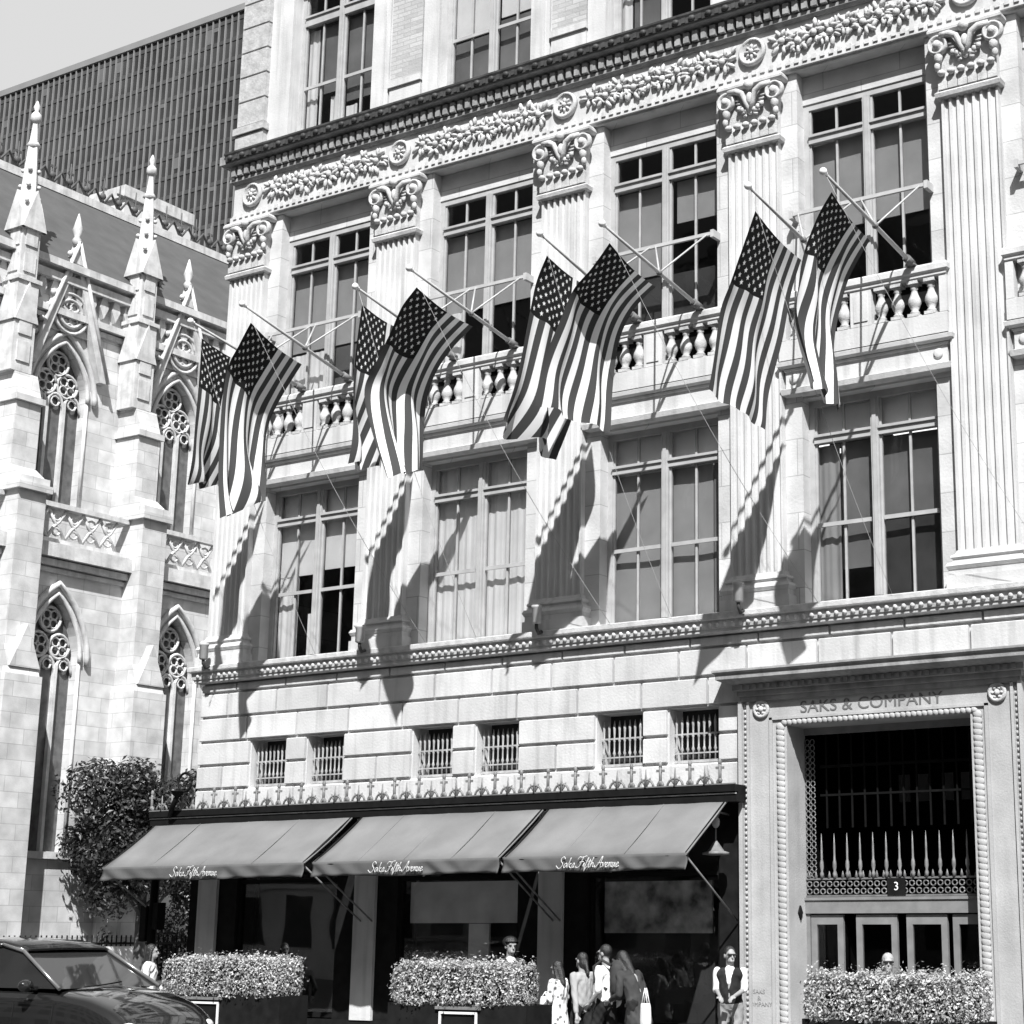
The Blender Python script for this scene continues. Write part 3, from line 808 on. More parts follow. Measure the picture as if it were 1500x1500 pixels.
# ------------------------------------------------------------------ awnings
LETT = mat('awning_print', .5, .8, .05, 6, 0)
GLY = {'S':(1.5,[[(1.5,1.9),(1.0,2.4),(.4,2.0),(.6,1.4),(1.1,.9),(1.0,.2),(.4,-.1),(-.5,.5)]]),
 'a':(1.1,[[(.9,.8),(.5,1),(.1,.5),(.4,0),(.9,.8),(.9,.1),(1.2,.2)]]), 'k':(1.1,[[(.1,0),(.35,2.2),(.2,.5),(.8,1),(.4,.55),(.9,0),(1.2,.2)]]),
 's':(.9,[[(0,.2),(.5,1.05),(.6,.4),(.2,0),(.8,.2)]]), ' ':(.75,[]),
 'F':(1.25,[[(-.5,1.7),(-.1,2.3),(.6,2.2),(1.7,2.5)],[(.9,2.25),(.6,1.0),(.4,.2),(-.3,0),(-.5,.4)],[(.2,1.15),(1.2,1.3)]]),
 'i':(.55,[[(0,.2),(.3,1),(.3,.1),(.6,.2)],[(.42,1.5),(.45,1.58)]]), 'f':(.75,[[(0,.2),(.5,1.6),(.5,2.1),(.3,1.6),(.15,-.7),(.4,-.2),(.8,.3)]]),
 't':(.65,[[(0,.2),(.35,1.8),(.3,.1),(.7,.2)],[(-.05,1.25),(.75,1.35)]]), 'h':(.95,[[(0,.2),(.4,2.1),(.3,1.6),(.15,0),(.25,.6),(.6,1),(.75,.7),(.7,.1),(1,.2)]]),
 'A':(1.35,[[(-.6,.5),(-.2,0),(.4,.8),(1.0,2.4),(1.05,0),(1.4,.2)],[(.2,.9),(1.3,1.0)]]), 'v':(.9,[[(0,.8),(.2,1),(.35,0),(.8,1),(1,.8)]]),
 'e':(.85,[[(0,.4),(.6,.7),(.4,1),(.1,.5),(.4,0),(.9,.3)]]), 'n':(.95,[[(0,.8),(.15,1),(.1,0),(.5,1),(.65,.8),(.6,.1),(.9,.2)]]), 'u':(.95,[[(0,.8),(.15,1),(.1,.2),(.4,0),(.65,1),(.65,.1),(.9,.2)]])}
def crom(P, t):
    n = len(P)-1; f = min(max(t,0),1)*n; i = min(int(f), n-1); f -= i
    p0, p1, p2, p3 = P[max(i-1,0)], P[i], P[i+1], P[min(i+2,n)]
    return .5*((2*p1)+(p2-p0)*f+(2*p0-5*p1+4*p2-p3)*f*f+(3*p1-p0-3*p2+p3)*f**3)
def script(body, cx, y, cz, unit, rad):
    m = MB(); W_ = sum(GLY[c][0] for c in body); x = -W_/2
    for c in body:
        for st in GLY[c][1]:
            P = [V((a,b,0)) for a,b in st]; k = (len(P)-1)*4
            pts = []
            for q in range(k+1):
                p = crom(P, q/k); pts.append((cx+(x+p.x+.38*p.y)*unit, y, cz+(p.y-.9)*unit))
            m.tube(pts, rad, 4)
        x += GLY[c][0]
    return m
AW = [(-24.33,-19.77,-22.12),(-19.59,-15.98,-17.88),(-15.91,-12.80,-14.40)]
AWL = ['grey awning with script lettering, the longest, at the street corner', 'grey awning with script lettering between the two other awnings', 'grey awning with script lettering nearest the stone doorway']
YB, ZB, YF, ZF = -.30, 3.70, -1.42, 2.91
for i, (a, c, tx) in enumerate(AW):
    t = thing('awning', ((a+c)/2, -.3, ZB), AWL[i], 'awning', 'shop awnings')
    m = MB(); n = 24; vs = []; fs = []
    for kk in range(n+1):
        f_ = kk/n
        for jj in range(5):
            q_ = jj/4.; sag = .034*math.sin(q_*PI)*(.6+.4*math.sin(f_*9+i)) + .005*math.sin(f_*31+q_*4+i)
            vs.append((a+(c-a)*f_, YB+(YF-YB)*q_, ZB+(ZF-ZB)*q_-sag))
    N1 = len(vs); vs += [(x, y+.012, z-.02) for (x,y,z) in vs]
    for kk in range(n):
        for jj in range(4):
            p0 = kk*5+jj; fs += [(p0,p0+5,p0+6,p0+1),(N1+p0,N1+p0+1,N1+p0+6,N1+p0+5)]
        for jj in (0,4): p0 = kk*5+jj; fs.append((p0,p0+5,N1+p0+5,N1+p0))
    for jj in range(4):
        for kk in (0,n): p0 = kk*5+jj; fs.append((p0,p0+1,N1+p0+1,N1+p0))
    m.add(vs, fs, True)
    nsm = int((c-a)/1.15)
    for kk in range(1, nsm+1):
        xs_ = a+(c-a)*kk/(nsm+1); m.tube([(xs_, YB+(YF-YB)*q_/6., ZB+(ZF-ZB)*q_/6.-.012*math.sin(q_/6.*PI)+.002) for q_ in range(7)], .007, 4)
    m.build('canvas', AWN, t)
    m = MB(); n = 90; vs = []; fs = []
    for kk in range(n+1):
        f_ = kk/n; x = a+(c-a)*f_; edge = min(f_, 1-f_, abs(f_-.62)+.0)
        for jj in range(6):
            q_ = jj/5.
            w_ = .034*math.sin(edge*52 - q_*4.5)*math.exp(-edge*5.5)*(.35+q_*.65) + .006*math.sin(x*5+q_*2)
            vs.append((x, YF-.015-w_, ZF+.005-.225*q_+.012*math.sin(f_*PI*3)*q_))
    N1 = len(vs); vs += [(x,y+.012,z) for (x,y,z) in vs]
    for kk in range(n):
        for jj in range(5):
            p0 = kk*6+jj; fs += [(p0,p0+6,p0+7,p0+1),(N1+p0,N1+p0+1,N1+p0+7,N1+p0+6)]
        for jj in (0,5): p0 = kk*6+jj; fs.append((p0,p0+6,N1+p0+6,N1+p0))
    for jj in range(5):
        for kk in (0,n): p0 = kk*6+jj; fs.append((p0,p0+1,N1+p0+1,N1+p0))
    m.add(vs, fs, True); m.build('valance', AWNV, t)
    m = MB(); m.tube([(a,YF+.02,ZF-.03),(c,YF+.02,ZF-.03)], .025, 8); m.build('front_bar', BLACKMET, t)
    for x in (a+.03, c-.03):
        m = MB(); m.tube([(x,YF+.03,ZF-.04),(x+.0,.0,2.02)], .014, 6); m.build('arm', IRON, t)
        m = MB(); m.tube([(x,YB,ZB-.02),(x,YF,ZF-.02)], .022, 6); m.build('rafter', BLACKMET, t)
    script('Saks Fifth Avenue', tx, YF-.052, ZF-.11,   .064, .0075).build('lettering', LETT, t, recalc=True)

# ------------------------------------------------------------------ flagpoles and flags
TIP = [(-21.59,-2.75,11.70),(-20.50,-2.67,11.82),(-18.17,-2.55,11.71),(-16.91,-2.75,11.70),(-14.51,-2.68,11.78),(-13.37,-2.74,11.67),(-10.91,-2.87,11.64),(-9.80,-2.82,11.61)]
PL = ['corner', 'second from the corner', 'third from the corner', 'fourth from the corner', 'fifth from the corner', 'sixth from the corner', 'seventh from the corner', 'farthest from the corner']
for i, (x, y, z) in enumerate(TIP):
    t = thing('flagpole', (x,-.06,11.24), 'pale flagpole with ball finial over the balustrade, '+('at the street corner' if i == 0 else PL[i]), 'flagpole', 'flagpoles above the balustrades')
    b = V((x,-.06,11.24)); T = V((x,y,z)); d = (T-b).normalized()
    MB().tube([b, b+(T-b)*.5, T], [.034,.029,.019], 10).build('pole', POLE, t)
    m = MB(); m.ell(T+d*.06,(.055,.055,.055),None,10,7); m.ell(T,(.035,.035,.035),None,8,5); m.build('finial', WHITE, t)
    m = MB(); m.box(x-.07,x+.07,-.16,.05,11.2,11.225); m.tube([b+d*.02,b+d*.22],.06,10); m.build('bracket', IRON, t)
    mid = b+(T-b)*.45
    bc = min(BAY, key=lambda q: abs(q-x)); s = -1 if x < bc else 1
    m = MB(); m.tube([mid,(bc+s*1.0,-.06,12.43)],.016,5); m.tube([mid,(bc+s*.05,-.06,12.43)],.016,5); m.build('stay', POLE, t)
    m = MB(); m.ell(mid,(.05,.05,.05),None,8,5); m.build('clamp', IRON, t)
    en = V((x + (.7 if s < 0 else 2.0), -.2, 6.42))
    pass
    m = MB(); pts = []
    for kk in range(13):
        f_ = kk/12.; p = T.lerp(en, f_); p.z -= .25*math.sin(f_*PI); pts.append(p)
    m.tube(pts, .004, 4); m.build('halyard', ROPE, t)
FE = [  # outer edge and inner edge (x, y, z) sampled from hoist to fly end
 ([(-21.59, -2.541, 11.488), (-21.642, -2.491, 10.871), (-21.707, -2.441, 9.81), (-21.818, -2.391, 9.055)],
  [(-21.59, -1.3, 11.332), (-21.764, -1.367, 10.491), (-21.918, -1.433, 9.801), (-22.109, -1.5, 9.215)]),
 ([(-20.5, -2.515, 11.573), (-20.769, -2.485, 11.246), (-21.035, -2.455, 10.871), (-21.152, -2.425, 10.134), (-21.158, -2.395, 9.144), (-21.094, -2.365, 8.376)],
  [(-20.5, -1.29, 11.192), (-20.901, -1.33, 10.645), (-21.127, -1.37, 10.163), (-21.135, -1.41, 9.583), (-21.0, -1.45, 9.104), (-20.941, -1.49, 8.841)]),
 ([(-18.17, -2.434, 11.477), (-18.308, -2.384, 10.65), (-18.372, -2.334, 9.86), (-18.45, -2.284, 8.951)],
  [(-18.17, -1.3, 11.354), (-18.224, -1.367, 10.389), (-18.408, -1.433, 9.743), (-18.506, -1.5, 9.048)]),
 ([(-16.91, -2.618, 11.458), (-17.214, -2.593, 11.206), (-17.442, -2.568, 10.852), (-17.747, -2.543, 10.404), (-17.94, -2.518, 9.999), (-17.739, -2.493, 9.283), (-17.438, -2.468, 8.567)],
  [(-16.91, -1.216, 11.239), (-17.289, -1.256, 10.922), (-17.561, -1.296, 10.563), (-17.674, -1.336, 10.199), (-17.697, -1.376, 9.651), (-17.66, -1.416, 8.952)]),
 ([(-14.51, -2.551, 11.508), (-14.712, -2.521, 11.145), (-14.835, -2.491, 10.731), (-15.006, -2.461, 10.043), (-15.18, -2.431, 9.519), (-15.399, -2.401, 9.141)],
  [(-14.51, -1.3, 11.376), (-14.401, -1.35, 10.559), (-14.643, -1.4, 9.968), (-14.836, -1.45, 9.31), (-15.028, -1.5, 8.718)]),
 ([(-13.37, -2.602, 11.451), (-13.702, -2.572, 11.136), (-14.055, -2.542, 10.869), (-14.321, -2.512, 10.409), (-14.608, -2.482, 9.81), (-14.734, -2.452, 9.285)],
  [(-13.37, -1.363, 11.175), (-13.712, -1.403, 10.893), (-13.938, -1.443, 10.471), (-14.0, -1.483, 10.022), (-14.014, -1.523, 9.468), (-14.005, -1.563, 8.978)]),
 ([(-10.91, -2.733, 11.356), (-11.12, -2.703, 10.897), (-11.325, -2.673, 10.453), (-11.515, -2.643, 10.085), (-11.618, -2.613, 9.515), (-11.755, -2.583, 9.009)],
  [(-10.91, -1.41, 11.088), (-11.056, -1.46, 10.612), (-11.176, -1.51, 9.923), (-11.346, -1.56, 9.192), (-11.409, -1.61, 8.623)]),
 ([(-9.8, -2.645, 11.414), (-10.03, -2.615, 11.122), (-10.25, -2.585, 10.677), (-10.332, -2.555, 10.259), (-10.396, -2.525, 9.73), (-10.233, -2.495, 8.913)],
  [(-9.8, -1.491, 11.124), (-10.0, -1.531, 10.806), (-10.157, -1.571, 10.462), (-10.278, -1.611, 9.904), (-10.283, -1.651, 9.313), (-10.239, -1.691, 8.686)])
]
FLB = ['American flag at the street corner, hanging straight and mostly hidden by the next flag',
 'American flag second from the corner, stars towards the street, dark tail folded under it',
 'American flag above the second pilaster, its lower half hidden behind its neighbour',
 'American flag hanging over the second pilaster with broad fanned stripes',
 'American flag with its tail blown left of the third pilaster',
 'American flag in front of the third pilaster, the broadest and brightest striped',
 'American flag over the fourth pilaster, blown left with a curled bottom corner',
 'American flag nearest the right end of the building, narrow and hanging straight']
def crom(P, t):
    n = len(P)-1; f = min(max(t,0),1)*n; i = min(int(f), n-1); f -= i
    p0, p1, p2, p3 = P[max(i-1,0)], P[i], P[i+1], P[min(i+2,n)]
    return .5*((2*p1)+(p2-p0)*f+(2*p0-5*p1+4*p2-p3)*f*f+(3*p1-p0-3*p2+p3)*f**3)
for i, (E1, E0) in enumerate(FE):
    A = [V(p) for p in E1]; B = [V(p) for p in E0]
    NU, NV = 44, 28
    org = (A[0]+B[0])/2
    me = bpy.data.meshes.new('flag'); vs = []; fs = []; uvs = []
    ph = rnd.uniform(0,6); kf = rnd.uniform(1.3,2.1)
    for a in range(NU+1):
        u_ = a/NU; pa = crom(A,u_); pb = crom(B,u_)
        for b in range(NV+1):
            v_ = b/NV
            p = pb.lerp(pa, v_)
            k = min(1, u_*1.15)**1.8
            w_ = k*(.13*math.sin(v_*kf*2*PI + u_*4.5 + ph) + .08*math.sin(v_*9+u_*8+ph*2)) + .05*k*math.sin(u_*14+v_*7+ph) + .016*min(1,u_*3)*math.sin(v_*23+u_*6+ph*3)
            side = V((1,.0,.25)).normalized()
            p = p + side*w_*math.sin(v_*PI)**.4 if 0 < b < NV else p + side*w_*.25
            if u_ < .3: p.z -= .10*math.sin(v_*PI)*(1-u_/.3)*.6
            vs.append(p-org); uvs.append((u_, v_))
    for a in range(NU):
        for b in range(NV):
            q = a*(NV+1)+b; fs.append((q, q+NV+1, q+NV+2, q+1))
    me.from_pydata(vs, [], fs)
    ul = me.uv_layers.new(name='UVMap')
    for lp in me.loops: ul.data[lp.index].uv = uvs[lp.vertex_index]
    me.polygons.foreach_set('use_smooth', [True]*len(me.polygons))
    me.materials.append(FLAG)
    o = bpy.data.objects.new('flag', me); COL.objects.link(o); o.location = org
    tag(o, FLB[i], 'flag', 'flags along the facade')

# floodlights on the string course, wall lanterns
for i, p in enumerate(PIL[:4]):
    x = p - .12
    t = thing('floodlight', (x,-.25,6.42), 'small cylindrical floodlight at the foot of the '+['corner','second','third','fourth'][i]+' pilaster', 'floodlight', 'floodlights on the ledge')
    m = MB(); m.tube([(x,-.22,6.40),(x,-.30,6.36),(x,-.36,6.44),(x,-.36,6.52)], .03, 6); m.build('bracket', DARKTRIM, t)
    m = MB(); m.lathe([(.05,0),(.075,.02),(.075,.24),(.085,.25),(.085,.29),(.06,.29)], (x,-.36,6.50), 14); m.build('housing', FRAME, t)
t = thing('lantern_bracket', (-23.6,0,4.0), 'dark scrolled ring bracket on the corner above the canopy', 'lantern')
m = MB(); c = V((-23.42,-.55,4.36)); m.tube([(c.x+.16*math.cos(a*PI/8),c.y,c.z+.16*math.sin(a*PI/8)) for a in range(17)], .022, 6)
m.tube([(-23.9,-.40,3.8),(-23.75,-.5,3.95),(-23.62,-.55,4.08),(-23.56,-.55,4.2)], [.04,.05,.045,.03], 7); m.build('scroll', BLACKMET, t)
m = MB(); m.lathe([(.02,-.1),(.09,-.05),(.12,0),(.14,.02),(.02,.03)], (-23.58,-.55,4.2), 12); m.build('cup', BLACKMET, t)
t = thing('lantern', (-13.0,-.15,3.1), 'pale metal lantern hanging in the shade beside the doorway', 'lantern')
m = MB(); m.tube([(-12.95,0,3.5),(-12.95,-.28,3.52),(-12.98,-.34,3.42)], .016, 6); m.tube([(-12.98,-.34,3.42),(-12.98,-.34,3.1)],.01,6); m.build('arm', IRON, t)
m = MB(); m.lathe([(.02,.14),(.05,.10),(.12,.0),(.19,-.02),(.19,-.05),(.12,-.06)], (-12.98,-.34,2.98), 14); m.build('shade', IRON, t)
m = MB(); m.ell((-12.98,-.34,3.38),(.06,.06,.085),None,10,6); m.build('globe', IRONLT, t)

# ------------------------------------------------------------------ hedges in planters
def leaves(mb, pts, size, rn, up=.3):
    for (c, nrm) in pts:
        d = (nrm + V((rn.gauss(0,.6), rn.gauss(0,.6), rn.gauss(up,.6)))).normalized()
        a = d.cross(V((rn.gauss(0,1),rn.gauss(0,1),rn.gauss(0,1)))).normalized(); b = d.cross(a)
        l = size*rn.uniform(.55,1.45); ww = l*.5
        p = V(c)
        mb.add([p-a*l*.5, p+b*ww*.5+d*ww*.12, p+a*l*.5, p-b*ww*.5+d*ww*.12], [(0,1,2,3)])
PLN = [(-21.78,-19.32,1.47,.94),(-17.22,-14.98,1.44,.90),(-10.62,-8.35,1.36,.84)]
PLB = ['left of the shop windows behind the parked car', 'in the middle below the second awning', 'in front of the stone doorway']
for i, (a, c, zt, zb) in enumerate(PLN):
    t = thing('planter', ((a+c)/2,-2.0,0), 'long black planter box '+PLB[i], 'planter', 'black planter boxes')
    x1 = c + (.18 if i == 1 else .03)
    m = MB(); m.box(a, x1, -2.3, -2.26, .04, zb); m.box(a, x1, -1.74, -1.70, .04, zb); m.box(a, a+.04, -2.26, -1.74, .04, zb); m.box(x1-.04, x1, -2.26, -1.74, .04, zb); m.box(a+.04, x1-.04, -2.26, -1.74, .04, .1)
    m.rectloft(a, x1, -2.3, -1.7, [(.02,0.001),(.02,.04)]) 
    m.build('box', BLACKST, t)
    MB().box(a+.042,x1-.042,-2.258,-1.742,zb-.12,zb-.05).build('soil', SOIL, t)
    sx = (-21.28,-20.52) if i == 0 else ((-16.28,-15.62) if i == 1 else None)
    if sx:
        m = MB(); z1 = zb-.10; z0 = .3
        m.box(sx[0]-.06, sx[1]+.06, -2.34, -2.302, z1+.03, z1+.07)
        m.build('plaque_ledge', IRON, t)
        m = MB()
        m.box(sx[0],sx[1],-2.325,-2.302,z1-.03,z1); m.box(sx[0],sx[1],-2.325,-2.302,z0,z0+.03); m.box(sx[0],sx[0]+.03,-2.325,-2.302,z0+.03,z1-.03); m.box(sx[1]-.03,sx[1],-2.325,-2.302,z0+.03,z1-.03)
        m.build('plaque_border', WHITE, t)
    h = thing('hedge', ((a+c)/2,-2.0,zb-.05), 'clipped leafy hedge growing in the planter '+PLB[i], 'hedge', 'clipped hedges in the planters')
    rn = random.Random(40+i); pts = []
    cx, hw = (a+c)/2, (c-a)/2+.03; cz, hz = (zt+zb-.04)/2, (zt-zb+.06)/2; hy = .33
    for kk in range(13500):
        p = V((rn.uniform(-1,1), rn.uniform(-1,1), rn.uniform(-1,1)))
        ax = rn.random()
        if ax < .36: p.z = rn.uniform(.8,1)
        elif ax < .72: p.y = rn.choice((-1,-1,-1,1))*rn.uniform(.8,1)
        elif ax < .82: p.x = rn.choice((-1,1))*rn.uniform(.92,1)
        e_ = (abs(p.x)**10+abs(p.y)**4+abs(p.z)**4)
        if e_ > 1: p *= 1/e_**.14
        bump = 1+.10*math.sin(p.x*11+i*2)+.08*math.sin(p.x*27+p.y*5)+.07*rn.gauss(0,1)+(rn.uniform(.1,.45) if rn.random() < .05 else 0)
        nrm = V((p.x**9*.6, p.y**3, p.z**3)); nrm = nrm.normalized() if nrm.length > .01 else V((0,-1,0))
        pts.append((V((cx+p.x*hw, -2.0+p.y*hy*bump, cz+p.z*hz*(bump if p.z > 0 else 1))), nrm))
    m = MB(); leaves(m, pts, .043, rn); m.build('foliage', LEAF, h, recalc=False)
    m = MB()
    for kk in range(14):
        x = a+.1+(c-a-.2)*kk/13.; m.tube([(x,-2.0,zb-.08),(x+rn.uniform(-.05,.05),-2.0+rn.uniform(-.1,.1),zb+.15),(x+rn.uniform(-.1,.1),-2.0+rn.uniform(-.15,.15),zt-.12)],[.016,.012,.005],5)
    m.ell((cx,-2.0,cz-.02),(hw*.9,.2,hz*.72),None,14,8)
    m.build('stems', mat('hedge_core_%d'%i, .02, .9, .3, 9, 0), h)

# ------------------------------------------------------------------ tree by the cathedral
TR = V((-39.4,13.1,0))
t = thing('street_tree', TR, 'dark leafy tree beside the cathedral wall at the corner', 'tree')
m = MB(); m.tube([TR,TR+V((.05,0,1.2)),TR+V((-.05,.05,2.6)),TR+V((.1,0,4.2))],[.2,.16,.14,.06],9)
rn = random.Random(5); tips = []
for kk in range(16):
    a = kk*2.4; z0 = 2.0+kk*.14; L_ = rn.uniform(1.2,2.1)
    s0 = TR+V((0,0,z0)); e_ = s0+V((math.cos(a)*L_, math.sin(a)*L_, rn.uniform(.6,1.6)))
    m.tube([s0, s0.lerp(e_,.5)+V((0,0,.12)), e_],[.06,.04,.012],6); tips.append(e_); tips.append(s0.lerp(e_,.6)+V((0,0,.5)))
m.build('trunk', BARK, t)
pts = []
cl = tips+[TR+V((rn.uniform(-1.3,1.3),rn.uniform(-1.3,1.3),rn.uniform(2.8,6.0))) for _ in range(26)]
for c in cl:
    rr = rn.uniform(.45,.85)
    for kk in range(480):
        d = V((rn.gauss(0,1),rn.gauss(0,1),rn.gauss(0,1))).normalized()
        pts.append((c+d*rr*rn.uniform(.55,1.05)*V((1,1,.8)).x, d))
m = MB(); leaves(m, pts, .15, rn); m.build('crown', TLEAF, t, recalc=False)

# ------------------------------------------------------------------ cathedral
CT = thing('gothic_cathedral', (-44,14,0), 'pale marble gothic cathedral with traceried windows, pinnacles and slate roof', 'cathedral')
CY0, CY1 = .5, 27.0
WY = [2.1, 6.55, 11.0, 15.45, 19.9]
def arch(cy, hw, z0, zs, za, n=9):
    pts = [(cy-hw,z0),(cy+hw,z0),(cy+hw,zs)]
    # two-centred pointed arch
    H = za-zs; R_ = (hw*hw+H*H)/(2*hw)
    for kk in range(1,n):
        z = zs+H*kk/n; x = (cy+hw-R_)+math.sqrt(max(R_*R_-(z-zs)**2,0)); pts.append((x,z))
    pts.append((cy,za))
    for kk in range(n-1,0,-1):
        z = zs+H*kk/n; x = (cy-hw+R_)-math.sqrt(max(R_*R_-(z-zs)**2,0)); pts.append((x,z))
    pts.append((cy-hw,zs))
    return pts
def wall_with_arches(mb, x0, x1, y0, y1, z0, z1, arches):
    # solid wall between x0..x1 with pointed openings: strips between, polygons above/below
    ys = [y0]
    for (cy,hw,a,b,c) in arches:
        mb.box(x0,x1,ys[-1],cy-hw,z0,z1); ys.append(cy+hw)
        mb.box(x0,x1,cy-hw,cy+hw,z0,a)
        pa = arch(cy,hw,a,b,c)[2:]            # right spring .. apex .. left spring
        k = len(pa)//2
        R_ = pa[:k+1]; L_ = pa[k:]
        mb.prism([(cy+hw,z1),(cy,z1)]+R_[::-1], 'x', x0, x1)
        mb.prism([(cy,z1),(cy-hw,z1)]+L_[::-1], 'x', x0, x1)
    mb.box(x0,x1,ys[-1],y1,z0,z1)
m = MB()
up = [(y,.92,14.0,17.2,18.8) for y in WY]
wall_with_arches(m, -42.5, -42.0, CY0, CY1, 12.4, 20.6, up)
lo = [(y-.15,.88,4.0,9.3,11.1) for y in WY]
wall_with_arches(m, -41.7, -41.2, CY0, CY1, 0, 12.2, lo)
m.box(-42.5,-41.7,CY0,CY1,12.0,12.2)
m.box(-42.5,-41.7,CY0,CY0+.4,0,12.0); m.box(-50.4,-42.5,CY0,CY0+.5,0,20.6)
m.prism([(-50.4,20.6),(-42.0,20.6),(-46.2,24.9)], 'y', CY0, CY0+.5)
cw = m.build('wall', CATH, CT)
def tracery(x, cy, hw, z0, zs, za):
    g_ = MB(); g_.prism(arch(cy,hw+.03,z0,zs,za), 'x', x-.34, x-.30)
    wo = g_.build('window', CGLASS, CT)
    tr_ = MB()
    nl = 3
    for kk in range(1, nl):
        y = cy-hw+2*hw*kk/nl; tr_.box(x-.29,x-.15,y-.05,y+.05,z0,zs-.1)
    for kk in range(nl):
        c = cy-hw+2*hw*(kk+.5)/nl; h_ = hw/nl
        pts = [(x-.22, c-h_*math.cos(q*PI/8), zs-.35+h_*1.6*math.sin(q*PI/8)) for q in range(9)]
        tr_.tube(pts, .05, 6)
        tr_.tube([(x-.22, c+.5*h_*math.cos(q*PI/4), zs-.1+.5*h_*math.sin(q*PI/4)) for q in range(9)], .035, 5)
    rr = hw*.40
    for (cy_, cz) in ((cy-hw*.42, zs+.42),(cy+hw*.42, zs+.42),(cy, zs+1.05*(za-zs)*.62)):
        tr_.tube([(x-.22, cy_+rr*math.cos(q*PI/8), cz+rr*math.sin(q*PI/8)) for q in range(17)], .05, 6)
        for q in range(4):
            a = q*PI/2+PI/4
            tr_.tube([(x-.22, cy_+rr*.5*math.cos(a)+rr*.38*math.cos(p*PI/4), cz+rr*.5*math.sin(a)+rr*.38*math.sin(p*PI/4)) for p in range(9)], .03, 5)
    tr_.build('tracery', CATHORN, wo)
    hd = MB(); outl = arch(cy,hw+.06,z0,zs,za+.08)[2:]
    hd.tube([(x+.03,y,z) for y,z in outl], .07, 6)
    outl = arch(cy,hw+.30,z0,zs-.05,za+.38)[2:]
    hd.tube([(x+.05,y,z) for y,z in outl], .09, 6)
    hd.tube([(x+.0,cy+s_*(hw+.05),z0) for s_ in (1,1)][:1]+[(x+.0,cy+hw+.05,zs)], .06, 6); hd.tube([(x,cy-hw-.05,z0),(x,cy-hw-.05,zs)], .06, 6)
    hd.box(x,x+.14,cy-hw-.15,cy+hw+.15,z0-.2,z0-.02)
    hd.build('hood_mould', CATHORN, wo)
for (cy,hw,a,b,c) in up: tracery(-42.0,cy,hw,a,b,c)
for (cy,hw,a,b,c) in lo: tracery(-41.2,cy,hw,a,b,c)
# pierced parapet above the aisle and the eaves
def pierced(x, y0, y1, z0, z1, un):
    p_ = MB(); p_.box(x,x+.18,y0,y1,z0,z0+.16); p_.rectloft(x,x,0,0,[]) if False else None
    p_.box(x-.03,x+.22,y0,y1,z1-.14,z1)
    n = int((y1-y0)/un)
    for i in range(n):
        c = y0+un*(i+.5); zc = (z0+z1)/2; rr = un*.34
        for s_ in (-1,1):
            p_.tube([(x+.09,c-un/2,zc-s_*(z1-z0)*.36),(x+.09,c-un*.15,zc-s_*.08),(x+.09,c+un*.15,zc+s_*.08),(x+.09,c+un/2,zc+s_*(z1-z0)*.36)], .05, 5)
        p_.tube([(x+.09,c+rr*.62*math.cos(q*PI/4),zc+(z1-z0)*.18+rr*.5*math.sin(q*PI/4)) for q in range(9)], .035, 5)
        p_.tube([(x+.09,c+rr*.62*math.cos(q*PI/4),zc-(z1-z0)*.18+rr*.5*math.sin(q*PI/4)) for q in range(9)], .035, 5)
    return p_
pierced(-41.25, 14.1, CY1, 12.55, 13.75, .62).build('parapet', CATHORN, CT)
pierced(-41.25, 9.65, 13.1, 12.55, 13.75, .62).build('parapet', CATHORN, CT)
pierced(-41.25, 5.2, 8.65, 12.55, 13.75, .62).build('parapet', CATHORN, CT)
pierced(-41.25, .8, 4.2, 12.55, 13.75, .62).build('parapet', CATHORN, CT)
m = MB(); m.rectloft(-41.7,-41.7,0,0,[]) if False else None
for (z0,z1,p_) in ((11.75,11.87,.1),(11.92,12.1,.22),(12.14,12.54,.36)): m.box(-41.2,-41.2+p_,CY0,CY1,z0,z1)
for (z0,z1,p_) in ((19.4,19.55,.12),(19.6,19.8,.25),(20.6,20.85,.3),(20.98,21.2,.46)): m.box(-42.0,-42.0+p_,CY0,CY1,z0,z1)
m.build('cornice', CATHORN, CT)
m = MB(); y = CY0+.2
while y < CY1:
    m.prism([(y-.09,20.6),(y+.09,20.6),(y+.16,20.3),(y,19.95),(y-.16,20.3)], 'x', -42.0, -41.82); y += .46
m.build('corbel_table', CATHORN, CT)
# roof
rf = MB(); rf.prism([(-41.6,21.2),(-50.8,21.2),(-46.2,25.6)], 'y', CY0+.1, CY1)
ro = rf.build('roof', SLATE, CT)
m = MB(); m.box(-46.35,-46.05,CY0,CY1,25.5,25.78); m.build('ridge_cap', CATHORN, ro)
m = MB(); y = CY0+.2
while y < CY1:
    m.tube([(-46.2,y,25.75),(-46.2,y,26.75)], [.05,.02], 5); m.box(-46.22,-46.18,y-.12,y+.12,26.35,26.43)
    m.tube([(-46.2,y,25.8),(-46.2,y+.35,26.3),(-46.2,y+.7,25.8)], .05, 5); m.ell((-46.2,y,26.1),(.06,.13,.13),None,6,4)
    y += .7
m.build('cresting', mat('crest_metal', .07, .7, .2, 3, 0), ro)
d = MB(); d.prism([(13.9,21.6),(14.9,21.6),(14.4,22.9)], 'x', -44.2, -42.3); dr = d.build('dormer', SLATE, ro)
d = MB(); d.prism([(14.1,21.75),(14.7,21.75),(14.4,22.55)], 'x', -42.3, -42.27); d.build('louvre', BLACKST, dr)
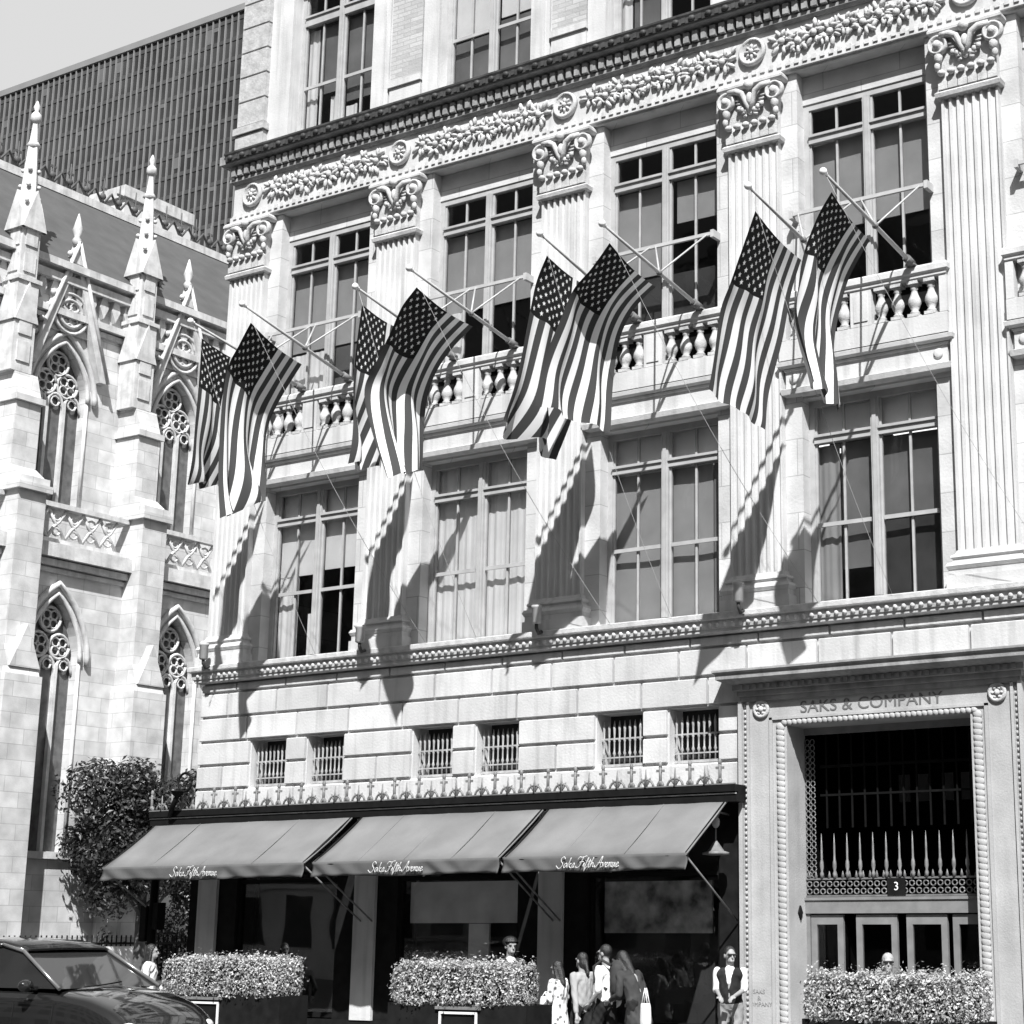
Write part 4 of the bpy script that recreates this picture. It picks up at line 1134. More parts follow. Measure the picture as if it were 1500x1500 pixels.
# buttresses with pinnacles
for by in (.3, 4.72, 9.17, 13.62, 18.05):
    m = MB()
    m.box(-42.0,-40.2,by-.62,by+.6,0,8.6); m.prism([(-42.0,8.6),(-40.2,8.6),(-40.5,9.4),(-42,9.4)], 'y', by-.5, by+.5)
    m.prism([(by-.5,8.8),(by+.5,8.8),(by,10.0)],'x',-40.5,-40.2)
    m.box(-42.0,-40.5,by-.46,by+.46,9.4,13.75)
    m.box(-42.0,-40.36,by-.58,by+.56,13.75,13.95); m.box(-42.0,-40.44,by-.5,by+.5,13.95,14.15)
    m.prism([(-42.0,14.15),(-40.55,14.15),(-41.0,14.5),(-42,14.5)], 'y', by-.44, by+.44)
    m.box(-42.0,-41.02,by-.42,by+.42,14.5,16.4); m.box(-42,-40.92,by-.5,by+.5,16.4,16.58)
    m.prism([(-42.0,16.58),(-41.0,16.58),(-41.25,17.3),(-42,17.3)], 'y', by-.4, by+.4)
    bu = m.build('buttress', CATH, CT)
    p_ = MB(); c = V((-41.6, by-.2, 0))
    p_.box(c.x-.36,c.x+.36,c.y-.36,c.y+.36,17.3,20.0)
    for z0, z1, w_ in ((20.0,20.12,.42),):
        p_.box(c.x-w_,c.x+w_,c.y-w_,c.y+w_,z0,z1)
    p_.box(c.x-.30,c.x+.30,c.y-.30,c.y+.30,20.12,22.0)
    for dx,dy in ((1,0),(0,-1),(0,1)):
        for zz, w_ in ((22.0,.42),(19.2,.40)):
            a = 'x' if dx else 'y'
            if dx: p_.prism([(c.y-w_,zz-.4),(c.y+w_,zz-.4),(c.y,zz+.8)],'x',c.x+.30,c.x+.42)
            else: p_.prism([(c.x-w_,zz-.4),(c.x+w_,zz-.4),(c.x,zz+.8)],'y',*sorted((c.y+dy*.30,c.y+dy*.42)))
    for zz in (17.6,18.4): p_.box(c.x+.36,c.x+.40,c.y-.22,c.y+.22,zz,zz+.6)
    for zz in (20.3,21.1): p_.box(c.x-.2,c.x+.2,c.y-.34,c.y-.30,zz,zz+.55); p_.box(c.x+.30,c.x+.34,c.y-.2,c.y+.2,zz,zz+.55)
    p_.lathe([(.36,22.0),(.20,24.0),(.09,25.0)], (c.x,c.y,0), 4, smooth=False)
    p_.lathe([(.09,24.2),(.22,24.3),(.12,24.45)], (c.x,c.y,0), 8); p_.lathe([(.06,25.0),(.17,25.12),(.15,25.3),(.05,25.42),(.10,25.55),(.02,25.75)], (c.x,c.y,0), 8)
    for zz in (22.5,23.0,23.5):
        for dx,dy in ((1,1),(1,-1),(-1,1),(-1,-1)):
            rr = .30*(1-(zz-22)/4.2); p_.ell((c.x+dx*rr*.8,c.y+dy*rr*.8,zz),(.07,.07,.07),None,6,4)
    p_.build('pinnacle', CATHORN, bu)
# gables over the upper windows
for cy in WY:
    m = MB(); x0, x1 = -41.98, -41.72
    ap = 22.0; ft = 17.9; hw = 1.45
    m.prism([(cy-hw,ft),(cy-hw+.28,ft),(cy,ap-.65),(cy,ap)], 'x', x0, x1); m.prism([(cy+hw,ft),(cy,ap),(cy,ap-.65),(cy+hw-.28,ft)], 'x', x0, x1)
    m.tube([(x1+.03,cy-hw,ft),(x1+.03,cy,ap)], .06, 6); m.tube([(x1+.03,cy+hw,ft),(x1+.03,cy,ap)], .06, 6)
    m.prism([(cy-1.0,19.15),(cy+1.0,19.15),(cy,21.3)], 'x', x0, x0+.06)
    for rr, cz in ((.62,19.75),(.42,19.75)):
        m.tube([(x0+.14,cy+rr*math.cos(q*PI/10),cz+rr*math.sin(q*PI/10)) for q in range(21)], .055, 6)
    for q in range(6):
        a = q*PI/3; m.tube([(x0+.13,cy+.25*math.cos(a)+.15*math.cos(p*PI/4),19.75+.25*math.sin(a)+.15*math.sin(p*PI/4)) for p in range(9)], .035, 5)
    m.tube([(x0+.13,cy,20.4),(x0+.13,cy,21.2)], .05, 5)
    for sgn in (-1,1):
        for kk in range(1,9):
            f_ = kk/9.; m.ell((x0+.16, cy+sgn*(hw*(1-f_)+.06), ft+(ap-ft)*f_+.05), (.09,.09,.10), None, 6, 4)
    m.lathe([(.10,ap-.1),(.14,ap+.1),(.08,ap+.2),(.16,ap+.42),(.12,ap+.55),(.02,ap+.95)], (x0+.13,cy,0), 8)
    m.build('gable', CATHORN, CT)

# pale block and glass tower behind
bb = thing('apartment_block', (-62,27,0), 'plain pale flat topped block rising behind the cathedral roof ridge', 'building')
MB().box(-72,-56,24.56,28.25,0,31.6).build('wall', mat('pale_render', .55, .9, .08, .4, 0), bb)
MB().rectloft(-72,-56,24.56,28.25,[(.15,31.6),(.15,32.1)]).build('parapet', CATHORN, bb)
TWX = None
TW = thing('office_tower', (-108,80,0), 'dark glass office tower with pale vertical mullions beyond the cathedral', 'building')
TX0, TX1, TY, TZ = -150, -84, 70, 74.0
MB().box(TX0,TX1,TY,TY+24,0,TZ).build('curtain_wall', TWGLASS, TW)
m = MB(); x = TX0
while x <= TX1+.01: m.box(x-.045,x+.045,TY-.16,TY-.002,0,TZ-.4); x += .71
m.box(TX0-.1,TX1+.1,TY-.24,TY+.3,TZ-.4,TZ+.15)
m.build('mullion', TWMULL, TW)
m = MB(); z = 1.2
while z < TZ: m.box(TX0,TX1,TY-.05,TY-.001,z,z+.34); z += 1.75
m.build('floor_band', mat('tower_spandrel', .06, .4, .3, .3, 0), TW)
m = MB(); rn = random.Random(3)
for kk in range(70):
    cx = TX0+.355+.71*rn.randrange(93); cz = 1.6+1.75*rn.randrange(22,41)
    h_ = rn.choice((.4,.7,1.0,1.35)); m.box(cx-.3,cx+.3,TY-.03,TY-.0005,cz+1.36-h_,cz+1.36)
m.build('window_blind', TWPALE, TW)['kind'] = 'stuff'

# iron fence, sign post and street pole by the side street
FEN = thing('iron_fence', (-38.9,11,0), 'black iron fence with stone base along the cathedral pavement', 'fence')
m = MB(); m.box(-40.0,-39.8,8.0,26,0,.5); m.build('stone_base', CATHORN, FEN)
m = MB(); y = 8.0
while y < 22: m.tube([(-39.9,y,.5),(-39.9,y,1.75)],.022,5); y += .17
m.box(-39.93,-39.87,8,22,.62,.68); m.box(-39.93,-39.87,8,22,1.5,1.56); m.build('railing', BLACKMET, FEN)
t = thing('street_pole', (-24.2,-.35,0), 'black post with boxes at the corner under the left awning', 'post')
PX_, PY_ = -24.2, -.35
m = MB(); m.lathe([(.16,0),(.16,.25),(.10,.4),(.085,.6),(.075,3.6),(.05,5.6) if False else (.07,2.75)], (PX_,PY_,0), 12); m.build('pole', BLACKMET, t)
m = MB(); m.box(PX_-.22,PX_-.08,PY_-.09,PY_+.09,1.7,2.3); m.box(PX_+.08,PX_+.2,PY_-.09,PY_+.09,1.9,2.35); m.build('signal_box', BLACKMET, t)
for i, (y0, lb) in enumerate(((10.2,'white notice board hung on the iron fence, nearer the street tree trunk'),(12.0,'white notice board hung on the iron fence, farther along the wall'))):
    t = thing('notice_board', (-39.84,y0,.7), lb, 'board', 'white boards on the iron fence')
    MB().box(-39.85,-39.81,y0,y0+1.5,.75,1.45).build('panel', CLW, t)
    m = MB(); m.box(-39.86,-39.80,y0-.05,y0,.70,1.5); m.box(-39.86,-39.80,y0+1.5,y0+1.55,.70,1.5); m.box(-39.86,-39.80,y0-.05,y0+1.55,1.5,1.55); m.build('frame', BLACKMET, t)
rn = random.Random(9)
for i, (y0, zt, lb) in enumerate(((7.2,2.6,'dark rounded shrub against the cathedral wall left of the street tree'),(13.6,2.2,'dark low shrub against the cathedral wall right of the street tree'),(15.8,2.7,'dark tall shrub against the cathedral wall nearest the awning'))):
    t = thing('shrub', (-40.6,y0,0), lb, 'shrub', 'shrubs along the cathedral wall')
    m = MB()
    for k in range(5): m.tube([(-40.6,y0,0),(-40.6+rn.uniform(-.2,.2),y0+rn.uniform(-.4,.4),zt*.55)],[.03,.01],5)
    m.build('stem', BARK, t)
    pts = []
    for k in range(1500):
        d = V((rn.gauss(0,1),rn.gauss(0,1),rn.gauss(0,1))).normalized(); rr = rn.uniform(.6,1.05)
        pts.append((V((-40.6+d.x*.5*rr, y0+d.y*.95*rr, zt*.58+d.z*zt*.44*rr)), d))
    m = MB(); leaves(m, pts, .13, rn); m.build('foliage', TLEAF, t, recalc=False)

# ------------------------------------------------------------------ the other side of the avenue (behind the camera, mirrored in the windows)
for (x0,x1,h_,lb) in ((-75,-36,24,'stone office building across the avenue, beyond the far corner'),(-35,-4,28,'stone office building across the avenue, facing the store'),(-3,34,22,'low stone office building across the avenue, to the right')):
    o_ = thing('office_building', ((x0+x1)/2,-40,0), lb, 'building', 'buildings across the avenue')
    m = MB(); m.box(x0,x1,-48,-35,-.15,h_); m.rectloft(x0,x1,-48,-35,[(.0,h_),(.4,h_+.2),(.4,h_+.6)])
    z = 1.0
    while z < h_-3:
        m.box(x0,x1,-35,-34.9,z+2.6,z+3.2); z += 3.6
    m.build('wall', mat('far_side_stone_%d'%int(-x0+99), .22, .9, .2, .3, 0), o_)
    m = MB(); z = 1.2
    while z < h_-3:
        x = x0+1
        while x < x1-2: m.box(x,x+1.5,-34.99,-34.96,z,z+2.1); x += 2.7
        z += 3.6
    m.build('window_row', BLACKST, o_)

# ------------------------------------------------------------------ parked car
CAR = thing('parked_car', (-19.2,-4.95,-.15), 'glossy dark parked car with its bonnet in front of the left planter', 'car')
XF, XR = -16.95, -21.7; YC, HW = -4.95, .94
def prof_top(x):       # bonnet / belt line height by x (car faces +x)
    pts = [(-22.0,.80),(-21.9,1.0),(-21.7,1.10),(-21.5,1.14),(-20.5,1.16),(-19.0,1.15),(-18.3,1.13),(-17.8,1.07),(-17.35,.93),(-17.1,.76),(-16.97,.60),(-16.95,.50)]
    for (a,b),(c,d) in zip(pts,pts[1:]):
        if a <= x <= c: return b+(d-b)*(x-a)/(c-a)
    return pts[-1][1]
def half(x):
    t = (x+19.3)/2.4; return HW*(1-.10*abs(t)**4) - (.10 if x > -17.1 else 0)*(x+17.1)/.15*.6
st = [-22.0,-21.9,-21.7,-21.4,-21.0,-20.5,-20,-19.5,-19,-18.6,-18.3,-18.05,-17.8,-17.6,-17.4,-17.25,-17.1,-17.02,-16.97]
m = MB(); vs = []; fs = []; K = 13
for x in st:
    h_ = half(x); zt = prof_top(x)
    ring = [(-h_*.86,.12),(-h_*.97,.2),(-h_,.40),(-h_*1.0,.62),(-h_*.97,zt-.16),(-h_*.90,zt-.05),(-h_*.62,zt+.0),(0,zt+.035)]
    full = ring + [(-a,b) for a,b in ring[-2::-1]]
    K = len(full)
    vs += [(x, YC+a, b-.0) for a,b in full]
for i in range(len(st)-1):
    for k in range(K):
        l = (k+1) % K; fs.append((i*K+k,i*K+l,(i+1)*K+l,(i+1)*K+k))
fs += [tuple(range(K)), tuple((len(st)-1)*K+k for k in range(K-1,-1,-1))]
m.add(vs, fs, True)
body = m.build('body', CARP, CAR)
md = body.modifiers.new('sub','SUBSURF'); md.levels = 1; md.render_levels = 2
# greenhouse: glass block with roof and pillars
gh = [(-21.8,1.13),(-21.5,1.58),(-21.2,1.66),(-20.4,1.71),(-19.7,1.69),(-19.25,1.60),(-18.32,1.13)]
m = MB(); vs = []; fs = []
for s in (-1,1):
    for x,z in gh: vs.append((x, YC+s*(HW-.08-(z-1.13)*.30), z))
n = len(gh)
fs = [tuple(range(n)), tuple(range(2*n-1,n-1,-1))]+[(i,(i+1)%n,n+(i+1)%n,n+i) for i in range(n)]
m.add(vs, fs); m.build('window_glass', CARGL, CAR)
m = MB(); vs = []; fs = []
rp = [(-21.55,1.57),(-21.2,1.68),(-20.4,1.73),(-19.7,1.70),(-19.2,1.60)]
for k,(x,z) in enumerate(rp):
    hw_ = HW-.08-(z-1.13)*.30+.012
    vs += [(x,YC-hw_,z-.03),(x,YC-hw_*.9,z+.015),(x,YC,z+.03),(x,YC+hw_*.9,z+.015),(x,YC+hw_,z-.03)]
for i in range(4):
    for k in range(4): fs.append((i*5+k,i*5+k+1,(i+1)*5+k+1,(i+1)*5+k))
m.add(vs, fs, True); rfo = m.build('roof', CARP, CAR, recalc=False); rfo.modifiers.new('sol','SOLIDIFY').thickness = .04
for s in (-1,1):
    def yy(z, o=.01): return YC+s*(HW-.08-(z-1.13)*.30+o)
    m = MB(); m.tube([(-18.28,yy(1.13),1.13),(-19.22,yy(1.60),1.61),(-19.7,yy(1.68),1.70)], .026, 8); m.build('pillar', mat('car_trim', .25, .15, 0, spec=.7, metal=.6) if 'car_trim' not in bpy.data.materials else bpy.data.materials['car_trim'], CAR)
    m = MB(); m.tube([(-20.1,yy(1.13),1.13),(-20.15,yy(1.69),1.69)], .04, 6); m.tube([(-21.8,yy(1.13),1.13),(-21.5,yy(1.58),1.58),(-21.2,yy(1.66),1.67),(-20.4,yy(1.7),1.7),(-19.7,yy(1.68),1.69)], .03, 6); m.build('pillar', CARP, CAR)
    m = MB(); m.ell((-18.75,YC+s*(HW+.1),1.17),(.08,.12,.085),None,10,6); m.box(-18.8,-18.72,*sorted((YC+s*(HW-.08),YC+s*(HW+.05))),1.11,1.16); m.build('mirror', CARP, CAR)
    m = MB(); m.ell((-17.22,YC+s*.66,.69),(.20,.155,.07),Matrix.Rotation(s*.35,3,'Z')@Matrix.Rotation(.25,3,'Y'),12,7); m.build('headlight', LAMPG, CAR)
    m = MB(); m.box(-20.02,-19.82,*sorted((YC+s*(HW+.0),YC+s*(HW+.03))),.98,1.01); m.box(-19.0,-18.8,*sorted((YC+s*(HW+.0),YC+s*(HW+.03))),.98,1.01); m.build('door_handle', CHROME, CAR)
    for wx in (-17.85,-20.65):
        m = MB(); yw = YC+s*(HW-.13)
        m.lathe([(.20,-.11),(.33,-.11),(.355,-.08),(.36,0),(.355,.08),(.33,.11),(.20,.11)], (wx,yw,.21), 28, 'y'); wo = m.build('wheel', TYRE, CAR)
        m = MB(); m.lathe([(.05,s*.12),(.06,s*.10),(.19,s*.09),(.205,s*.115),(.21,s*.10)], (wx,yw,.21), 20, 'y')
        for kk in range(5):
            a = kk*2*PI/5; m.tube([(wx,yw+s*.11,.21),(wx+.19*math.cos(a),yw+s*.11,.21+.19*math.sin(a))],[.03,.022],6)
        m.build('rim', CHROME, wo)
m = MB()
for x_ in (-20.12,-19.12,-18.33):
    for s in (-1,1): m.tube([(x_,YC+s*(half(x_)+.002),.35),(x_,YC+s*(half(x_)+.003),.62),(x_,YC+s*(half(x_)*.975+.003),.97)], .006, 4)
m.build('door_seam', BLACKMET, CAR)
m = MB(); m.tube([(-18.22,YC-.5,1.15),(-18.30,YC-.1,1.17),(-18.36,YC+.25,1.20)], .010, 5); m.build('wiper', BLACKMET, CAR)
m = MB(); m.box(-16.97,-16.93,YC-.42,YC+.42,.30,.56)
for kk in range(5): m.box(-16.935,-16.915,YC-.42,YC+.42,.32+kk*.05,.34+kk*.05)
m.build('grille', BLACKMET, CAR)
m = MB(); m.tube([(-16.97,YC-.72,.62),(-16.90,YC-.4,.60),(-16.88,YC,.60),(-16.90,YC+.4,.60),(-16.97,YC+.72,.62)], .022, 8); m.build('trim', CHROME, CAR)

CAR.location.x -= 1.62
# ------------------------------------------------------------------ people
def crease(o, a, sd):
    me = o.data; n = len(me.vertices); co = np.empty(n*3); no = np.empty(n*3)
    me.vertices.foreach_get('co', co); me.vertices.foreach_get('normal', no)
    p = co.reshape(-1,3); q = no.reshape(-1,3)
    d = np.sin(p[:,2]*24+p[:,0]*33+sd)*np.sin(p[:,0]*29-p[:,1]*23+p[:,2]*9+sd*2)+.7*np.sin(p[:,2]*47+p[:,1]*51-p[:,0]*38+sd*3)*np.sin(p[:,2]*7+sd)
    me.vertices.foreach_set('co', (p+q*(d*a)[:,None]).ravel()); me.update()
def person(label, loc, face, h, top, legs, hair, skin=SKIN, lean=0., arms=((.06,.02,.95),(.06,.02,.95)), hairstyle='short', headturn=0., sleeve=1., stride=.0, topmat2=None, skirt=0., group=None, extra=None, lookdown=0.):
    """figure faces local -y; arms = per side (dx outwards, dy forward, z of the hand)"""
    t = thing('person', loc, label, 'person', group, rz=face, local=True)
    k = h/1.75
    def P(x, y, z):            # lean forward above the hips
        if z > .95:
            dz = z-.95; y2 = y - dz*math.sin(lean); z2 = .95 + dz*math.cos(lean)
            return V((x*k, y2*k, z2*k))
        return V((x*k, y*k, z*k))
    legsj = []
    for s in (-1,1):
        f = s*stride
        legsj.append((P(s*.095,0,.92), P(s*.10,-.03-f*.45,.50), P(s*.10,.02-f*.9 if f < 0 else .0-f*.9,.09), P(s*.115,-.16-f*.9,.035)))
    sho = [P(s*.185,0,1.41) for s in (-1,1)]
    hands = []; elb = []
    for s, a, si in ((-1,arms[0],0),(1,arms[1],1)):
        hp = P(s*(.20+a[0]), -a[1], a[2]) if a[2] > .95 else V((s*(.20+a[0])*k, (-a[1]-.46*math.sin(lean)*.7)*k, a[2]*k))
        sh_ = sho[si]; mid = (sh_+hp)/2; d = hp-sh_; L_ = .56*k
        bend = math.sqrt(max(L_*L_-d.length_squared,0))/2
        el = mid + V((s*.35,.75,-.45)).normalized()*min(bend,.22)
        hands.append(hp); elb.append(el)
    # body
    b = MB()
    hc = P(0,-.03-lookdown*.05,1.625-lookdown*.01)
    Rh = Matrix.Rotation(headturn,3,'Z') @ Matrix.Rotation(lookdown+lean*.4,3,'X')
    def H(x,y,z): return hc + Rh @ V((x*k,y*k,z*k))
    b.ell(H(0,.012,.03),(.076*k,.094*k,.10*k),Rh,14,10)
    b.ell(H(0,-.025,-.045),(.058*k,.066*k,.075*k),Rh,12,8)
    b.ell(H(0,-.055,-.092),(.030*k,.026*k,.022*k),Rh,8,6)
    b.cap(H(0,-.088,.015),.009*k,H(0,-.108,-.022),.015*k,8)
    b.cap(H(-.022,-.088,-.062),.010*k,H(.022,-.088,-.062),.010*k,6); b.cap(H(-.022,-.086,-.074),.011*k,H(.022,-.086,-.074),.011*k,6)
    b.cap(H(-.045,-.078,.036),.013*k,H(.045,-.078,.036),.013*k,6)
    for s in (-1,1): b.ell(H(s*.078,.01,.0),(.014*k,.024*k,.034*k),Rh,8,6)
    b.cap(P(0,.0,1.40),.062*k,H(0,.015,-.05),.054*k)
    b.cap(P(-.10,.0,1.36),.10*k,P(.10,.0,1.36),.10*k); b.cap(P(0,0,1.32),.13*k,P(0,0,1.0),.125*k); b.cap(P(-.06,0,.95),.11*k,P(.06,0,.95),.11*k)
    for i, s in ((0,-1),(1,1)):
        sh_, el, hp = sho[i], elb[i], hands[i]
        b.cap(sh_,.05*k,el,.040*k); b.cap(el,.039*k,hp,.025*k)
        d = (hp-el).normalized(); side = d.cross(V((0,0,1)))
        side = side.normalized() if side.length > .05 else V((1,0,0))
        nr = d.cross(side).normalized()
        b.cap(hp,.026*k,hp+d*.065*k,.030*k,8); 
        for f in range(4):
            o_ = side*(f-1.5)*.019*k; L_ = (.062,.074,.07,.054)[f]*k
            kn = hp+d*.085*k+o_; t1 = kn+(d*.8+nr*.35*(1 if nr.z < 0 else -1)).normalized()*L_*.55; t2 = t1+(d*.45+nr*.8*(1 if nr.z < 0 else -1)).normalized()*L_*.5
            b.cap(kn-d*.02*k,.0098*k,t1,.0088*k,6); b.cap(t1,.0088*k,t2,.0078*k,6)
        sg = -s
        th0 = hp+d*.02*k+side*sg*.024*k; th1 = th0+(d*.7+side*sg*.7).normalized()*.04*k
        b.cap(th0,.012*k,th1,.0105*k,6); b.cap(th1,.0105*k,th1+(d*.95+side*sg*.1).normalized()*.032*k,.009*k,6)
        a0,a1,a2,a3 = legsj[i]; b.cap(a0,.082*k,a1,.052*k); b.cap(a1,.052*k,a2,.036*k); b.cap(a2,.036*k,a3,.032*k)
    b.build('body', skin, t, origin=(0,0,0), remesh=.0095, smoothit=2)
    # clothes
    c = MB()
    c.cap(P(-.105,.0,1.36),.112*k,P(.105,.0,1.36),.112*k); c.cap(P(-.13,.0,1.40),.065*k,P(.13,.0,1.40),.065*k)
    c.cap(P(-.04,0,1.3),.135*k,P(-.035,0,1.02),.132*k); c.cap(P(.04,0,1.3),.135*k,P(.035,0,1.02),.132*k); c.cap(P(-.05,0,1.0),.13*k,P(.05,0,1.0),.13*k)
    if skirt: c.cap(P(0,0,1.0),.15*k,V((0,.02,(.95-skirt)*k)),.21*k,14)
    t2 = topmat2
    sl = c if t2 is None else MB()
    for i in (0,1):
        sh_, el, hp = sho[i], elb[i], hands[i]
        if sleeve > 0:
            sl.cap(sh_,.066*k,sh_.lerp(el,min(sleeve*2,1)),.054*k)
            if sleeve > .5: sl.cap(el,.053*k,el.lerp(hp,(sleeve-.5)*2*.94),.038*k)
    crease(c.build('top', top, t, origin=(0,0,0), remesh=.012, smoothit=3), .0045, loc[0])
    if t2 is not None:
        sl.cap(P(0,-.03,1.42),.085*k,P(0,-.055,1.28),.088*k)
        crease(sl.build('shirt', t2, t, origin=(0,0,0), remesh=.012, smoothit=2), .004, loc[0])
    c = MB(); c.cap(P(-.06,0,.97),.122*k,P(.06,0,.97),.122*k)
    for a0,a1,a2,a3 in legsj: c.cap(a0,.098*k,a1,.070*k); c.cap(a1,.070*k,a2+V((0,0,.02)),.062*k)
    crease(c.build('trousers', legs, t, origin=(0,0,0), remesh=.014, smoothit=2), .006, loc[0]*2)
    for a0,a1,a2,a3 in legsj:
        c = MB(); c.cap(a2+V((0,.03,-.03))*k,.048*k,a3,.042*k); c.cap(a2,.05*k,a2+V((0,.01,-.05))*k,.05*k); c.build('shoe', SHOE, t, origin=(0,0,0), remesh=.014, smoothit=1)
    c = MB()
    c.ell(H(0,.026,.045),(.086*k,.098*k,.10*k),Rh,14,10)
    if hairstyle in ('long','tied'): c.ell(H(0,.055,-.02),(.082*k,.072*k,.10*k),Rh,12,8)
    if hairstyle == 'long':
        c.cap(H(0,.06,-.05),.075*k,H(0,.085,-.26),.055*k); 
        for s in (-1,1): c.cap(H(s*.065,.01,.02),.03*k,H(s*.075,.03,-.2),.03*k,8)
    if hairstyle == 'tied': c.cap(H(0,.10,.0),.035*k,H(0,.16,-.18),.03*k,8)
    if hairstyle == 'volume': c.ell(H(0,.02,.07),(.115*k,.125*k,.09*k),Rh,14,10)
    hb = MB(); ho = c.build('hair', hair, t, origin=(0,0,0), remesh=.011, smoothit=2)
    bm = bmesh.new(); bm.from_mesh(ho.data)
    inv = Rh.transposed(); kill = []
    for v in bm.verts:
        q_ = inv @ (v.co-hc)
        if q_.y < -.035*k and q_.z < .062*k: kill.append(v)
    bmesh.ops.delete(bm, geom=kill, context='VERTS'); bm.to_mesh(ho.data); bm.free()
    ho.modifiers.new('sol','SOLIDIFY').thickness = .006
    for s in (-1,1):
        e_ = MB(); e_.ell(H(s*.031,-.080,.014),(.012*k,.008*k,.006*k),Rh,8,5); e_.build('eye', EYE, t, origin=(0,0,0))
    if extra: extra(t, P, H, hands, k)
    return t
def item(name, mb, mt, loc_t, label, cat):
    # an object carried by a figure: its own thing, placed in the figure's frame
    o = mb.build(name, mt, None, origin=(0,0,0)); o.location = loc_t.location; o.rotation_euler = loc_t.rotation_euler
    return tag(o, label, cat)
def bag_shape(c, w_, d_, h_, handle=.12):
    m = MB(); c = V(c)
    prof = [(-.8,0),(1.0,.06),(1.05,.5),(.9,.92),(.72,1.0)]
    vs = []; fs = []
    for s_, z in [(.85,0),(1.,.05),(1.04,.4),(.95,.85),(.8,1.)]:
        for kk in range(12):
            a = 2*PI*kk/12; ca, sa = math.cos(a), math.sin(a)
            r_ = 1/(abs(ca)**4+abs(sa)**4)**.25
            vs.append(c+V((ca*r_*w_*.5*s_, sa*r_*d_*.5*s_, z*h_-h_)))
    for i in range(4):
        for kk in range(12): l = (kk+1)%12; fs.append((i*12+kk,i*12+l,(i+1)*12+l,(i+1)*12+kk))
    fs += [tuple(range(12)), tuple(range(59,47,-1))]
    m.add(vs, fs, True)
    for s_ in (-1,1): m.tube([c+V((-w_*.25,s_*d_*.3,0)),c+V((-w_*.15,0,handle)),c+V((w_*.15,0,handle)),c+V((w_*.25,s_*d_*.3,0))], .008, 6)
    return m
WL = -PI/2          # walking to the left of the picture (towards -x)
G1 = None
t = person('woman in a pale floral dress and headband walking left just past the middle hedge', (-15.02,-1.25,0), WL, 1.47, FLORAL, CLW, HAIRD, hairstyle='long', arms=((.03,.24,.98),(.03,.20,.95)), sleeve=.55, stride=.16, skirt=.38, lookdown=.2)
item('handbag', bag_shape((-.2,-.34,.98),.24,.12,.2,.06), CLW, t, 'small white handbag held by the woman in the floral dress', 'bag')
t = person('woman in a grey sweater with tied dark hair walking left beside the floral dress', (-14.68,-1.15,0), WL-.25, 1.58, CLG, CLD, HAIRD, hairstyle='tied', arms=((.05,.05,.86),(.10,-.22,.84)), sleeve=.95, stride=.2)
item('shoulder_bag', bag_shape((-.27,.0,1.02),.10,.3,.2,.2), CLW, t, 'white shoulder bag on the hip of the woman in grey', 'bag')
t = person('man in a white shirt with sunglasses walking left carrying a dark backpack', (-14.25,-1.2,0), WL, 1.69, CLW, CLD, HAIRD, hairstyle='short', arms=((.04,.20,1.0),(.04,.12,.95)), sleeve=.45, stride=.24,
   extra=lambda t,P,H,hands,k: [MB().cap(H(-.06,-.088,.018),.014,H(.06,-.088,.018),.014,6).build('sunglasses', CLD, t, origin=(0,0,0))])
m = MB(); m.cap((0,.20,1.38),.12,(0,.22,1.08),.13); m.cap((-.07,.22,1.36),.09,(-.07,.24,1.1),.1); m.cap((.07,.22,1.36),.09,(.07,.24,1.1),.1)
m.tube([(-.12,.16,1.42),(-.13,.02,1.49),(-.13,-.12,1.40),(-.13,-.10,1.2),(-.13,.1,1.1)],.02,6); m.tube([(.12,.16,1.42),(.13,.02,1.49),(.13,-.12,1.40),(.13,-.10,1.2),(.13,.1,1.1)],.02,6)
m.box(-.06,.06,.33,.36,1.1,1.3)
item('backpack', m, CLDG, t, 'dark backpack on the back of the man in the white shirt', 'backpack')
m = MB(); m.ell((-.24,-.2,.98),(.1,.2,.09),None,10,7); m.ell((-.24,-.05,.94),(.09,.15,.11),None,10,7)
item('folded_jacket', m, CLW, t, 'bundled white jacket over the arm of the man with the backpack', 'jacket')
t = person('long haired woman in a dark coat leaning forward behind the backpack', (-13.72,-1.2,0), WL-.2, 1.66, CLDG, CLD, HAIRD, hairstyle='long', lean=.42, arms=((.04,.34,1.0),(.04,.30,1.02)), sleeve=.98, stride=.22, skirt=.26, lookdown=.35)
item('tote_bag', bag_shape((.10,.24,.93),.09,.17,.36,.2), CLW, t, 'long white tote bag behind the woman in the dark coat', 'bag')
t = person('man in dark waistcoat and white shirt standing by the doorway pier holding a phone', (-12.52,-.75,0), .35, 1.67, CLD, JEAN, HAIRD, hairstyle='short', arms=((-.10,.30,1.08),(-.10,.30,1.08)), sleeve=.6, topmat2=CLW, headturn=.55,
   extra=lambda t,P,H,hands,k: [MB().cap(H(-.06,-.088,.018),.014,H(.06,-.088,.018),.014,6).build('sunglasses', CLD, t, origin=(0,0,0))])
item('phone', MB().box(-.04,.04,-.42,-.33,1.10,1.115), CLD, t, 'dark phone held by the man in the waistcoat', 'phone')
person('dark haired person in dark clothes with pale collar behind the middle hedge', (-16.25,-.75,0), 1.0, 1.78, CLD, CLD, HAIRD, hairstyle='volume', topmat2=CLW, sleeve=0)
person('woman in a white top with pale hair and sunglasses behind the doorway hedge', (-9.98,-1.15,0), .5, 1.6, CLW, CLG, HAIRL, hairstyle='short', sleeve=.5,
   extra=lambda t,P,H,hands,k: [MB().cap(H(-.06,-.088,.018),.016,H(.06,-.088,.018),.016,6).build('sunglasses', CLD, t, origin=(0,0,0))])
